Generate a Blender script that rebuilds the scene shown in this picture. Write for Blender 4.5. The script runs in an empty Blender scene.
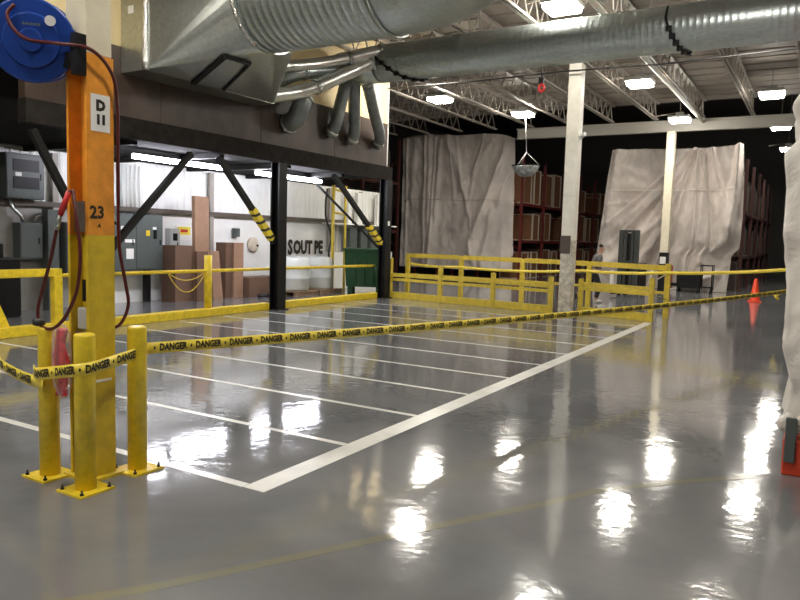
import bpy, bmesh, math, random
from mathutils import Vector, Matrix
random.seed(7)
S = bpy.context.scene
COL = S.collection
V = Vector
PI = math.pi

# ------------------------------------------------------------------ materials
def mat(name, col, rough=.6, metal=0., noise=0., nscale=6., bump=0., bscale=20., coat=0., spec=.5, stretch=(1,1,1), col2=None, emis=None, es=0.):
    m = bpy.data.materials.new(name); m.use_nodes = True
    nt = m.node_tree; b = nt.nodes['Principled BSDF']
    b.inputs['Base Color'].default_value = (*col, 1)
    b.inputs['Roughness'].default_value = rough
    b.inputs['Metallic'].default_value = metal
    b.inputs['Specular IOR Level'].default_value = spec
    b.inputs['Coat Weight'].default_value = coat
    if emis:
        b.inputs['Emission Color'].default_value = (*emis, 1); b.inputs['Emission Strength'].default_value = es
    if noise or bump:
        tc = nt.nodes.new('ShaderNodeTexCoord'); mp = nt.nodes.new('ShaderNodeMapping')
        mp.inputs['Scale'].default_value = stretch
        nt.links.new(tc.outputs['Object'], mp.inputs['Vector'])
    if noise:
        n = nt.nodes.new('ShaderNodeTexNoise'); n.inputs['Scale'].default_value = nscale; n.inputs['Detail'].default_value = 6
        n.inputs['Roughness'].default_value = .65
        nt.links.new(mp.outputs[0], n.inputs['Vector'])
        r = nt.nodes.new('ShaderNodeValToRGB')
        c2 = col2 or tuple(max(0, c*(1-noise)) for c in col)
        c1 = col if col2 else tuple(min(1, c*(1+noise*.6)) for c in col)
        r.color_ramp.elements[0].color = (*c2, 1); r.color_ramp.elements[1].color = (*c1, 1)
        r.color_ramp.elements[0].position = .33; r.color_ramp.elements[1].position = .67
        nt.links.new(n.outputs['Fac'], r.inputs['Fac']); nt.links.new(r.outputs['Color'], b.inputs['Base Color'])
    if bump:
        n2 = nt.nodes.new('ShaderNodeTexNoise'); n2.inputs['Scale'].default_value = bscale; n2.inputs['Detail'].default_value = 3
        nt.links.new(mp.outputs[0], n2.inputs['Vector'])
        bp = nt.nodes.new('ShaderNodeBump'); bp.inputs['Strength'].default_value = bump; bp.inputs['Distance'].default_value = .02
        nt.links.new(n2.outputs['Fac'], bp.inputs['Height']); nt.links.new(bp.outputs[0], b.inputs['Normal'])
    return m

def floor_mat(nm='epoxy_floor', c0=(.125, .129, .135), c1=(.218, .221, .226)):
    m = bpy.data.materials.new(nm); m.use_nodes = True
    nt = m.node_tree; N = nt.nodes; L = nt.links; b = N['Principled BSDF']
    tc = N.new('ShaderNodeTexCoord')
    n = N.new('ShaderNodeTexNoise'); n.inputs['Scale'].default_value = .55; n.inputs['Detail'].default_value = 8; n.inputs['Roughness'].default_value = .6; n.inputs['Distortion'].default_value = .6
    L.new(tc.outputs['Object'], n.inputs['Vector'])
    r = N.new('ShaderNodeValToRGB')
    r.color_ramp.elements[0].color = (*c0, 1); r.color_ramp.elements[1].color = (*c1, 1)
    r.color_ramp.elements[0].position = .3; r.color_ramp.elements[1].position = .7
    L.new(n.outputs['Fac'], r.inputs['Fac']); L.new(r.outputs['Color'], b.inputs['Base Color'])
    b.inputs['Specular IOR Level'].default_value = 1.0
    b.inputs['IOR'].default_value = 1.62
    n3 = N.new('ShaderNodeTexNoise'); n3.inputs['Scale'].default_value = 1.3; n3.inputs['Detail'].default_value = 4
    L.new(tc.outputs['Object'], n3.inputs['Vector'])
    mr = N.new('ShaderNodeMapRange'); mr.inputs['From Min'].default_value = .3; mr.inputs['From Max'].default_value = .75
    mr.inputs['To Min'].default_value = .05; mr.inputs['To Max'].default_value = .12
    L.new(n3.outputs['Fac'], mr.inputs['Value']); L.new(mr.outputs[0], b.inputs['Roughness'])
    n2 = N.new('ShaderNodeTexNoise'); n2.inputs['Scale'].default_value = 3.2; n2.inputs['Detail'].default_value = 4
    n2.inputs['Distortion'].default_value = .4
    L.new(tc.outputs['Object'], n2.inputs['Vector'])
    bp = N.new('ShaderNodeBump'); bp.inputs['Strength'].default_value = .18; bp.inputs['Distance'].default_value = .012
    L.new(n2.outputs['Fac'], bp.inputs['Height'])
    n4 = N.new('ShaderNodeTexNoise'); n4.inputs['Scale'].default_value = 13; n4.inputs['Detail'].default_value = 2
    L.new(tc.outputs['Object'], n4.inputs['Vector'])
    bp2 = N.new('ShaderNodeBump'); bp2.inputs['Strength'].default_value = .16; bp2.inputs['Distance'].default_value = .005
    L.new(n4.outputs['Fac'], bp2.inputs['Height']); L.new(bp.outputs[0], bp2.inputs['Normal']); L.new(bp2.outputs[0], b.inputs['Normal'])
    return m

def plastic_mat(name, opac, col):
    m = bpy.data.materials.new(name); m.use_nodes = True
    nt = m.node_tree; N = nt.nodes; L = nt.links
    b = N['Principled BSDF']; out = N['Material Output']
    b.inputs['Base Color'].default_value = (*col, 1); b.inputs['Roughness'].default_value = .35
    tl = N.new('ShaderNodeBsdfTranslucent'); tl.inputs['Color'].default_value = (*col, 1)
    tr = N.new('ShaderNodeBsdfTransparent')
    m1 = N.new('ShaderNodeMixShader'); m1.inputs[0].default_value = .15
    L.new(b.outputs[0], m1.inputs[1]); L.new(tl.outputs[0], m1.inputs[2])
    m2 = N.new('ShaderNodeMixShader')
    tc = N.new('ShaderNodeTexCoord'); n = N.new('ShaderNodeTexNoise'); n.inputs['Scale'].default_value = .8; n.inputs['Detail'].default_value = 5
    L.new(tc.outputs['Object'], n.inputs['Vector'])
    mr = N.new('ShaderNodeMapRange'); mr.inputs['From Min'].default_value = .3; mr.inputs['From Max'].default_value = .7
    mr.inputs['To Min'].default_value = opac-.28; mr.inputs['To Max'].default_value = min(1, opac+.12)
    nb = N.new('ShaderNodeTexNoise'); nb.inputs['Scale'].default_value = 1.6; nb.inputs['Detail'].default_value = 9; nb.inputs['Roughness'].default_value = .62; nb.inputs['Distortion'].default_value = 1.2
    L.new(tc.outputs['Object'], nb.inputs['Vector']); bb = N.new('ShaderNodeBump'); bb.inputs['Strength'].default_value = .55; bb.inputs['Distance'].default_value = .12
    L.new(nb.outputs['Fac'], bb.inputs['Height']); L.new(bb.outputs[0], b.inputs['Normal'])
    lw = N.new('ShaderNodeLayerWeight'); lw.inputs['Blend'].default_value = .35
    ad = N.new('ShaderNodeMath'); ad.operation = 'ADD'; ad.use_clamp = True
    ml = N.new('ShaderNodeMath'); ml.operation = 'MULTIPLY'; ml.inputs[1].default_value = .55
    L.new(lw.outputs['Facing'], ml.inputs[0]); L.new(ml.outputs[0], ad.inputs[1])
    L.new(n.outputs['Fac'], mr.inputs['Value']); L.new(mr.outputs[0], ad.inputs[0]); L.new(ad.outputs[0], m2.inputs[0])
    L.new(tr.outputs[0], m2.inputs[1]); L.new(m1.outputs[0], m2.inputs[2]); L.new(m2.outputs[0], out.inputs['Surface'])
    return m

def stripe_mat(name, ca, cb, scale, rot, pos=.22):
    m = bpy.data.materials.new(name); m.use_nodes = True
    nt = m.node_tree; N = nt.nodes; L = nt.links; b = N['Principled BSDF']
    tc = N.new('ShaderNodeTexCoord'); mp = N.new('ShaderNodeMapping'); mp.inputs['Rotation'].default_value = rot
    w = N.new('ShaderNodeTexWave'); w.inputs['Scale'].default_value = scale; w.bands_direction = 'Z'
    r = N.new('ShaderNodeValToRGB'); r.color_ramp.interpolation = 'CONSTANT'
    r.color_ramp.elements[0].color = (*ca, 1); r.color_ramp.elements[1].color = (*cb, 1); r.color_ramp.elements[1].position = pos
    L.new(tc.outputs['Object'], mp.inputs[0]); L.new(mp.outputs[0], w.inputs['Vector']); L.new(w.outputs['Fac'], r.inputs[0]); L.new(r.outputs[0], b.inputs['Base Color'])
    return m

def emit(name, col, s):
    m = bpy.data.materials.new(name); m.use_nodes = True
    nt = m.node_tree; b = nt.nodes['Principled BSDF']
    b.inputs['Base Color'].default_value = (.8, .8, .8, 1)
    b.inputs['Emission Color'].default_value = (*col, 1); b.inputs['Emission Strength'].default_value = s
    return m

M = dict(
    floor=floor_mat(),
    line=mat('white_line_paint', (.72, .72, .68), .22, noise=.12, nscale=3),
    ghost=floor_mat('old_yellow_line', (.155, .15, .112), (.245, .238, .185)),
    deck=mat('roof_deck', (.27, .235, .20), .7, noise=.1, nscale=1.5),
    steelw=mat('painted_white_steel', (.33, .30, .26), .5, noise=.12, nscale=3),
    girder=mat('girder_paint', (.36, .34, .30), .5),
    colw=mat('column_cream_paint', (.88, .85, .75), .45, noise=.1, nscale=5),
    scuff=mat('scuffed_paint', (.85, .82, .72), .6, noise=1, nscale=7, col2=(.34, .30, .23)),
    cream=mat('column_pale_paint', (.74, .68, .52), .5, noise=.08),
    orange=mat('orange_paint', (.84, .33, .035), .38, noise=.2, nscale=9),
    yellow=mat('yellow_paint', (.72, .52, .03), .38, noise=.2, nscale=7),
    yellowb=mat('bright_yellow_paint', (.80, .60, .03), .36, noise=.2, nscale=12),
    yold=mat('rail_yellow_paint', (.66, .50, .05), .45, noise=.22, nscale=8),
    black=mat('black_paint', (.006, .006, .007), .45, spec=.3),
    bsteel=mat('dark_steel', (.012, .012, .011), .6, spec=.25, noise=.3, nscale=5),
    band=mat('dark_cladding', (.062, .042, .032), .42, metal=.0, spec=.35, noise=.45, nscale=1.2, stretch=(1, 1, .6)),
    bandlow=mat('dark_edge_beam', (.022, .019, .017), .85, spec=.1, noise=.3),
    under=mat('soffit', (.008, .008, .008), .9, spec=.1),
    yellowwall=mat('upper_wall_paint', (.80, .65, .36), .7, noise=.05, nscale=1),
    wallw=mat('white_wall_panel', (.80, .80, .77), .55, noise=.06, nscale=2),
    wallg=mat('grey_white_block', (.30, .29, .27), .7, noise=.1, nscale=3),
    walld=mat('dark_wall', (.10, .095, .09), .8),
    girt=mat('brown_steel', (.09, .07, .055), .6, noise=.2),
    pipeg=mat('bright_pipe', (.72, .73, .70), .34, metal=.85, noise=.15, nscale=6),
    galv=mat('galvanised_steel', (.50, .53, .50), .30, metal=.95, noise=.15, nscale=14, bump=.04, bscale=5),
    galvd=mat('galvanised_duct', (.50, .56, .56), .36, metal=.9, noise=.18, nscale=9, stretch=(1, 3, 3)),
    foil=mat('foil_tape', (.80, .80, .78), .22, metal=1, bump=.9, bscale=45),
    flex=mat('flexible_hose', (.22, .24, .24), .45, metal=.5, noise=.2),
    blue=mat('blue_enamel', (.012, .055, .32), .3, noise=.12, nscale=5),
    red=mat('red_paint', (.55, .02, .02), .4),
    hose=mat('red_rubber_hose', (.085, .008, .008), .4),
    rubber=mat('black_rubber', (.015, .015, .015), .55),
    pink=mat('red_pink_rope', (.62, .035, .06), .6, noise=.4, nscale=30, bump=.5, bscale=60),
    clear=plastic_mat('clear_bag', .22, (.85, .8, .8)),
    tape=mat('yellow_tape', (.90, .72, .08), .35, noise=.05),
    ink=mat('black_ink', (.02, .015, .01), .5),
    white=mat('white_plastic', (.78, .78, .75), .4),
    label=mat('white_label', (.85, .85, .82), .5),
    greybox=mat('grey_enclosure', (.085, .10, .095), .45, noise=.08),
    greyboxl=mat('pale_grey_enclosure', (.45, .46, .44), .5),
    card=mat('cardboard', (.32, .19, .12), .8, noise=.12, nscale=3),
    cardd=mat('dark_cardboard', (.15, .085, .055), .8, noise=.12, nscale=3),
    tank=mat('white_tank', (.68, .71, .68), .35),
    wood=mat('pallet_wood', (.33, .22, .13), .8, noise=.3, nscale=8),
    green=mat('green_paint', (.004, .055, .016), .4, noise=.2),
    rackred=mat('rack_dark_red', (.13, .012, .01), .5, noise=.2),
    rackor=mat('rack_orange', (.60, .055, .018), .45, noise=.15),
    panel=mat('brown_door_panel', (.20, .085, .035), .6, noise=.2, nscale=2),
    panel2=mat('goods_panel_shaded', (.03, .017, .014), .6, noise=.2, nscale=2),  # goods colour lowered to paint the gloom in the far racks
    frame=mat('pale_frame_edge', (.55, .48, .38), .6),
    sheet=plastic_mat('plastic_sheeting', .78, (.96, .88, .82)),
    sheet2=plastic_mat('plastic_sheeting_dense', .68, (.86, .78, .72)),
    sheet3=plastic_mat('plastic_sheeting_near', .96, (.84, .80, .74)),
    mirror=mat('dome_mirror', (.50, .54, .55), .3, metal=.7, noise=.7, nscale=10, bump=.6, bscale=12),
    cone=mat('cone_orange', (.85, .07, .02), .4),
    lampshell=mat('lamp_housing', (.5, .5, .48), .5),
    skin=mat('skin', (.45, .25, .17), .6),
    hair=mat('dark_hair', (.03, .02, .015), .8),
    shirt=mat('grey_shirt', (.12, .115, .12), .8),
    mastg=mat('mast_grey', (.03, .035, .033), .5),
    rackshade=mat('rack_red_shaded', (.05, .008, .006), .6),  # rack red darkened to paint in the shade around the unlit racks
    crateshade=mat('frame_edge_shaded', (.10, .08, .065), .6),  # pale frame edge darkened the same way, shade put into the colour
    deckshade=mat('roof_deck_shaded', (.06, .05, .045), .8),  # roof deck darkened in colour to stand for the unlit back bay
    trouser=mat('dark_trousers', (.02, .02, .025), .8),
    shoe=mat('white_shoe', (.6, .6, .6), .5),
    hazard=stripe_mat('hazard_stripes', (.015, .015, .012), (.80, .62, .03), 1.7, (-.35, 0, 0)),
    lens=emit('lamp_lens', (1, .94, .84), 85),
    tube=emit('fluorescent_tube', (.90, .90, 1), 75),
    farlens=emit('small_lamp', (1, .97, .9), 30),
)

# ------------------------------------------------------------------ mesh helpers
class MB:
    def __init__(s): s.bm = bmesh.new()
    def box(s, a, b, bev=0.):
        x0, y0, z0 = [min(p, q) for p, q in zip(a, b)]; x1, y1, z1 = [max(p, q) for p, q in zip(a, b)]
        vs = [s.bm.verts.new(p) for p in ((x0,y0,z0),(x1,y0,z0),(x1,y1,z0),(x0,y1,z0),(x0,y0,z1),(x1,y0,z1),(x1,y1,z1),(x0,y1,z1))]
        fs = [s.bm.faces.new([vs[i] for i in f]) for f in ((3,2,1,0),(4,5,6,7),(0,1,5,4),(1,2,6,5),(2,3,7,6),(3,0,4,7))]
        if bev:
            es = list({e for f in fs for e in f.edges})
            bmesh.ops.bevel(s.bm, geom=es, offset=bev, segments=2, affect='EDGES', profile=.5)
        return s
    def hexa(s, pts):
        vs = [s.bm.verts.new(p) for p in pts]
        for f in ((3,2,1,0),(4,5,6,7),(0,1,5,4),(1,2,6,5),(2,3,7,6),(3,0,4,7)): s.bm.faces.new([vs[i] for i in f])
        return s
    def beam(s, p, q, w, h=None, up=(0,0,1)):
        h = h or w; p = V(p); q = V(q); d = (q-p).normalized(); u = V(up)
        if abs(d.dot(u)) > .98: u = V((0,1,0))
        r = d.cross(u).normalized(); u = r.cross(d).normalized()
        o = [(-1,-1),(1,-1),(1,1),(-1,1)]
        vs = [s.bm.verts.new(c + r*(a*w/2) + u*(b*h/2)) for c in (p, q) for a, b in o]
        for f in ((3,2,1,0),(4,5,6,7),(0,1,5,4),(1,2,6,5),(2,3,7,6),(3,0,4,7)): s.bm.faces.new([vs[i] for i in f])
        return s
    def tube(s, pts, r, n=12, cap=True, smooth=True, closed=False):
        pts = [V(p) for p in pts]; k = len(pts); rs = r if isinstance(r, (list, tuple)) else [r]*k
        rings = []; pu = None
        for i, p in enumerate(pts):
            if closed: d = pts[(i+1) % k] - pts[i-1]
            else: d = pts[min(i+1, k-1)] - pts[max(i-1, 0)]
            d.normalize()
            if pu is None:
                u = V((0,0,1)) if abs(d.z) < .9 else V((1,0,0))
            else: u = pu
            x = d.cross(u).normalized(); u = x.cross(d).normalized(); pu = u
            rings.append([s.bm.verts.new(p + (x*math.cos(2*PI*j/n) + u*math.sin(2*PI*j/n))*rs[i]) for j in range(n)])
        rng = range(k) if closed else range(k-1)
        for i in rng:
            A = rings[i]; B = rings[(i+1) % k]
            for j in range(n):
                f = s.bm.faces.new((A[j], A[(j+1) % n], B[(j+1) % n], B[j])); f.smooth = smooth
        if cap and not closed:
            s.bm.faces.new(rings[0][::-1]); s.bm.faces.new(rings[-1])
        return s
    def cyl(s, p, q, r, n=20): return s.tube([p, q], r, n)
    def lathe(s, c, prof, n=24, axis='Z'):
        c = V(c); rings = []
        for r, z in prof:
            ring = []
            for j in range(n):
                a = 2*PI*j/n; x, y = r*math.cos(a), r*math.sin(a)
                o = V((x, y, z)) if axis == 'Z' else (V((z, x, y)) if axis == 'X' else V((x, z, y)))
                ring.append(s.bm.verts.new(c+o))
            rings.append(ring)
        for A, B in zip(rings, rings[1:]):
            for j in range(n):
                f = s.bm.faces.new((A[j], A[(j+1) % n], B[(j+1) % n], B[j])); f.smooth = True
        s.bm.faces.new(rings[0][::-1]); s.bm.faces.new(rings[-1])
        return s
    def grid(s, nu, nv, fn, smooth=True):
        g = [[s.bm.verts.new(fn(i/nu, j/nv)) for j in range(nv+1)] for i in range(nu+1)]
        for i in range(nu):
            for j in range(nv):
                f = s.bm.faces.new((g[i][j], g[i+1][j], g[i+1][j+1], g[i][j+1])); f.smooth = smooth
        return s
    def poly(s, pts):
        s.bm.faces.new([s.bm.verts.new(p) for p in pts]); return s
    def xf(s, Mx):
        bmesh.ops.transform(s.bm, matrix=Mx, verts=s.bm.verts[:]); return s
    def build(s, name, m, parent=None, solid=0., recalc=True):
        if recalc: bmesh.ops.recalc_face_normals(s.bm, faces=s.bm.faces[:])
        if parent:
            root = parent
            while root.parent: root = root.parent
            org = V(root.location)
            if parent is not root: org = org + V(parent.location)
        else:
            cs = [v.co for v in s.bm.verts]
            org = V(((min(c.x for c in cs)+max(c.x for c in cs))/2, (min(c.y for c in cs)+max(c.y for c in cs))/2, min(c.z for c in cs)))
        bmesh.ops.translate(s.bm, vec=-org, verts=s.bm.verts[:])
        me = bpy.data.meshes.new(name); s.bm.to_mesh(me); s.bm.free()
        me.materials.append(M[m])
        o = bpy.data.objects.new(name, me); COL.objects.link(o)
        if parent: o.parent = parent
        else: o.location = org
        if solid:
            md = o.modifiers.new('Solidify', 'SOLIDIFY'); md.thickness = solid; md.offset = 0
        return o

def thing(name, label, cat, loc, group=None):
    o = bpy.data.objects.new(name, None); o.empty_display_size = .2; COL.objects.link(o); o.location = loc
    o['label'] = label; o['category'] = cat
    if group: o['group'] = group
    return o
def tag(o, label, cat, group=None):
    o['label'] = label; o['category'] = cat
    if group: o['group'] = group
    return o
def struct(o): o['kind'] = 'structure'; return o
def copy_tree(o, parent=None):
    c = o.copy(); COL.objects.link(c); c.parent = parent
    for ch in list(o.children): copy_tree(ch, c)
    return c

def text_verts(txt, size, bold=0.):
    cu = bpy.data.curves.new('t', 'FONT'); cu.body = txt; cu.size = size; cu.offset = bold; cu.resolution_u = 2
    cu.align_x = 'CENTER'; cu.align_y = 'CENTER'
    ob = bpy.data.objects.new('t', cu); COL.objects.link(ob)
    dg = bpy.context.evaluated_depsgraph_get(); dg.update()
    me = bpy.data.meshes.new_from_object(ob.evaluated_get(dg))
    vs = [tuple(v.co) for v in me.vertices]; fs = [tuple(p.vertices) for p in me.polygons]
    bpy.data.objects.remove(ob); bpy.data.curves.remove(cu); bpy.data.meshes.remove(me)
    return vs, fs
def add_text(mb, tv, fn):
    vs, fs = tv
    bv = [mb.bm.verts.new(fn(v[0], v[1])) for v in vs]
    for f in fs:
        try: mb.bm.faces.new([bv[i] for i in f])
        except ValueError: pass

# ------------------------------------------------------------------ setting
XL, XR, Y0, Y1, ZC = -22., 9., -7., 46., 6.5
fl = struct(MB().box((XL, Y0, -.1), (XR, Y1, 0)).build('floor', 'floor'))
# painted lines, parts of the floor
def fpart(name, pts, m='line', z=.0012):
    mb = MB(); lo = [V((x, y, -.001)) for x, y in pts]; hi = [V((x, y, z)) for x, y in pts]
    mb.hexa(lo+hi); return mb.build(name, m, fl)
fpart('painted_line', [(-3.04, 3.25), (-2.87, 3.25), (-2.87, 15.1), (-3.04, 15.1)])
for k in range(11):
    y = 3.28+1.1*k; h = .035 if k == 0 else .028
    fpart('painted_line', [(-9.75, y-h), (-3.045, y-h), (-3.045, y+h), (-9.75, y+h)])
gp = [(-2.75, 1.7), (-2.49, 2.06), (-2.1, 2.75), (-1.73, 3.43), (-1.4, 4.0), (-1.13, 4.53), (-.69, 5.05), (-.3, 5.45)]
g = MB()
for a, b in zip(gp, gp[1:]):
    d = (V(b)-V(a)).normalized(); n = V((-d.y, d.x))*.035
    g.hexa([(*(V(a)-n), -.001), (*(V(b)-n), -.001), (*(V(b)+n), -.001), (*(V(a)+n), -.001), (*(V(a)-n), .0006), (*(V(b)-n), .0006), (*(V(b)+n), .0006), (*(V(a)+n), .0006)])
g.build('faded_line', 'ghost', fl)

# ceiling with shallow ribs
c = MB().box((XL, Y0, ZC+.06), (XR, 26.3, ZC+.2))
x = XL
y = Y0
while y < 25.6:
    c.box((XL, y, ZC), (XR, y+.62, ZC+.06)); y += .75
struct(c.build('ceiling', 'deck'))
struct(MB().box((XL, 26.3, 8.6), (XR, Y1, 8.8)).build('ceiling_back', 'deckshade'))  # gloom beyond the girder is put into the deck colour
struct(MB().box((XL, 26.3, 6.56), (XR, 26.45, 8.6)).build('wall_upper', 'deckshade'))
# left wall: ribbed white panel over plain lower wall
w = MB().box((-13.3, 0, 0), (-13.12, 20.6, 3.1))
for i in range(102):
    yy = .1+i*.2
    w.hexa([(-13.12, yy, 2.1), (-13.10, yy+.03, 2.1), (-13.10, yy+.08, 2.1), (-13.12, yy+.11, 2.1), (-13.12, yy, 3.1), (-13.10, yy+.03, 3.1), (-13.10, yy+.08, 3.1), (-13.12, yy+.11, 3.1)])
wl = struct(w.build('wall_left', 'wallw'))
struct(MB().box((-13.12, 0, 2.0), (-12.98, 20.6, 2.1)).build('trim_1', 'girt'))
struct(MB().box((-13.12, 0, 0), (-13.08, 9.3, 2.0)).build('trim_2', 'wallg'))
struct(MB().box((XL-.2, Y0, 0), (XL, Y1, 8.6)).build('wall_far_left', 'walld'))
struct(MB().box((XR, Y0, 0), (XR+.2, Y1, 8.6)).build('wall_right', 'walld'))
struct(MB().box((XL, Y1, 0), (XR, Y1+.2, 8.6)).build('wall_back', 'walld'))
struct(MB().box((XL, Y0-.2, 0), (XR, Y0, ZC)).build('wall_front', 'wallg'))
for px in (8.55, 12.7, 17.62, 19.3):
    tag(MB().box((-13.08, px-.06, 0), (-12.99, px+.06, 1.995)).box((-13.08, px-.06, 2.105), (-12.99, px+.06, 3.05)).build('wall_stud', 'steelw'), 'white painted upright stud against the left wall', 'stud', 'studs on the left wall')

# roof joists
def joist(y0, y1):
    r = thing('roof_joist', 'pale steel open-web joist running under the roof deck', 'joist', (0, (y0+y1)/2, 5.9), 'open-web roof joists')
    MB().box((-.06, y0, 6.44), (.06, y1, 6.5)).build('top_chord', 'steelw', r)
    MB().box((-.065, y0, 5.88), (-.015, y1, 5.93)).box((.015, y0, 5.88), (.065, y1, 5.93)).build('bottom_chord', 'steelw', r)
    wb = MB(); yy = y0+.15
    while yy < y1-.7:
        wb.beam((0, yy, 5.9), (0, yy+.33, 6.45), .028); wb.beam((0, yy+.33, 6.45), (0, yy+.66, 5.9), .028); yy += .66
    wb.build('web', 'steelw', r)
    return r
spans = [(5.25, 15.5), (15.7, 25.85)]
for (a, b) in spans:
    j0 = joist(a, b)
    first = True
    for k in range(16):
        X = -17.2+1.5*k
        if b < 16 and X < -9.9: continue
        if b > 30 and not (-14.5 < X < 1): continue
        o = j0 if first else copy_tree(j0); first = False
        o.location.x = X
for yy in (15.6, 26.0, 5.1):
    xl_ = -10.35 if yy == 26.0 else -17.8; zb = 5.62 if yy == 15.6 else 5.5
    tag(MB().box((xl_, yy-.1, 5.84), (6, yy+.1, 5.88)).box((xl_, yy-.1, zb), (6, yy+.1, zb+.04)).box((xl_, yy-.02, zb+.04), (6, yy+.02, 5.84)).build('roof_girder', 'girder'),
        {15.6: 'pale steel girder behind the long duct on the near column', 26.0: 'pale steel girder crossing above the two sheeted racks', 5.1: 'pale steel girder nearest the viewer overhead'}[yy], 'girder')
# white sprinkler pipe and conduits
tag(MB().cyl((-3.72, 8, 5.78), (-3.72, 26.2, 5.78), .055, 12).build('ceiling_pipe', 'colw'), 'white pipe running along below the roof joists', 'pipe')
tag(MB().tube([(-9.6, 15.3, 5.3), (-7, 15.3, 5.28), (-5.1, 15.3, 5.31), (-3, 15.3, 5.26), (0, 15.3, 5.33), (3, 15.3, 5.3)], .018, 6).build('ceiling_cable', 'rubber'), 'dark cable slung beneath the long spiral duct', 'cable')

# ------------------------------------------------------------------ high-bay lamps
def lamp():
    r = thing('high_bay_lamp', 'square glowing high-bay lamp hanging between the roof joists', 'ceiling lamp', (0, 0, 5.76))
    hs = MB().box((-.33, -.33, 5.785), (.33, .33, 5.87), .02).box((-.12, -.12, 5.87), (.12, .12, 5.99), .01).build('housing', 'lampshell', r)
    MB().box((-.29, -.29, 5.69), (.29, .29, 5.785), .03).build('lens', 'lens', hs)
    MB().cyl((0, 0, 5.98), (0, 0, 6.52), .012, 8).build('hanger_rod', 'steelw', r)
    MB().beam((.0, 0, 6.0), (-.72, 0, 5.92), .025).build('bracket_arm', 'steelw', r)
    return r
L0 = lamp(); first = True
lamps = [(-10.12, 19.1, 'glowing high-bay lamp above the left edge of the left sheeted rack'),
 (-8.74, 22.35, 'glowing high-bay lamp directly above the hanging dome mirror'),
 (-4.34, 19.2, 'glowing high-bay lamp right of the top of the near white column'),
 (-4.2, 24.4, 'glowing high-bay lamp beside the top of the far white column'),
 (-1.45, 21.92, 'glowing high-bay lamp with a bracket at the upper right, before the far dark racks'),
 (-1.49, 27.86, 'glowing high-bay lamp partly behind the plastic at the right edge'),
 (-4.31, 12.7, 'brightest high-bay lamp at the top edge above the long duct'),
 (-8.55, 15.1, None), (-1.45, 14.7, None), (-1.48, 34.0, None), (-6.9, 5.6, None), (-1.4, 9.6, None), (-1.4, 3.2, None), (-4.3, 0.2, None), (-1.4, -3.2, None), (-7.4, 3.2, None), (-7.4, -3, None)]  # unlabelled lamps: some read from floor reflections, rest added out of view for fill
for X, Y, lb in lamps:
    o = L0 if first else copy_tree(L0); first = False
    o.location.x = X; o.location.y = Y
    if Y == 24.4: o.location.z = 5.63
    if Y == 12.7: o.location.z = 5.98; o.location.x = -4.48; o.location.y = 13.2
    if Y > 26:
        for ch in o.children:
            if ch.name.startswith('hanger_rod'):
                ch.scale.z = 5.3; ch.location.z = -.22*4.3
    if lb: o['label'] = lb
    else: o['label'] = 'glowing high-bay lamp out of view, known from a floor reflection or added for fill'; o['group'] = 'high-bay lamps outside the frame'

# ------------------------------------------------------------------ mezzanine (overhead enclosure)
mz = thing('overhead_enclosure', 'dark clad overhead room on black posts with a yellow upper wall', 'enclosure', (-9.8, 10.8, 0))
def mpart(*a, **k): return None
b = MB().box((-9.95, 6.0, 3.42), (-9.8, 15.68, 4.5))
for yy in (8.4, 10.9, 13.4): b.box((-9.8, yy-.012, 3.42), (-9.794, yy+.012, 4.5))
b.build('front_cladding', 'band', mz)
MB().box((-9.98, 6.0, 3.08), (-9.78, 15.93, 3.42)).build('edge_beam', 'bandlow', mz)
MB().box((-13.06, 6.0, 3.12), (-9.98, 15.68, 3.3)).build('soffit', 'under', mz)
MB().box((-9.95, 6.0, 4.5), (-9.82, 15.66, 6.42)).build('upper_wall', 'yellowwall', mz)
MB().box((-13.06, 15.56, 3.3), (-9.95, 15.68, 6.42)).build('end_wall', 'band', mz)
MB().box((-9.84, 15.66, 3.42), (-9.79, 15.70, 6.42)).build('corner_trim', 'wallw', mz)
for yy in (8.0, 10, 12, 14): MB().box((-13.06, yy-.06, 3.02), (-9.98, yy+.06, 3.12)).build('cross_beam', 'bsteel', mz)
def hpost(y, name='support_post'):
    return MB().box((-9.98, y-.13, 0), (-9.955, y+.13, 3.08)).box((-9.775, y-.13, 0), (-9.75, y+.13, 3.08)).box((-9.955, y-.012, 0), (-9.775, y+.012, 3.08)).box((-10.03, y-.17, 0), (-9.7, y+.17, .02)).build(name, 'black', mz)
for y in (7.22, 11.54, 15.78): p_ = hpost(y)
MB().box((-9.749, 15.72, 1.9), (-9.745, 15.82, 2.02)).build('label_plate', 'label', mz)
def brace(p, q, striped=None):
    o = MB().beam(p, q, .1, .1).build('diagonal_brace', 'bsteel', mz)
    if striped:
        a, bb = striped; P = V(p); D = V(q)-P
        MB().beam(P+D*a, P+D*bb, .125, .125).build('hazard_sleeve', 'hazard', mz)
brace((-9.86, 9.12, 3.0), (-9.86, 7.40, 1.25))
brace((-9.86, 9.8, 3.0), (-9.86, 11.40, 1.42), (.58, .95))
brace((-9.86, 13.45, 3.0), (-9.86, 15.62, 1.40), (.70, .97))
brace((-9.86, 5.98+.15, 3.0), (-9.86, 7.08, 1.35))
MB().beam((-11.4, 14.5, 3.1), (-9.98, 15.7, 1.3), .06).build('diagonal_brace', 'bsteel', mz)
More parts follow.
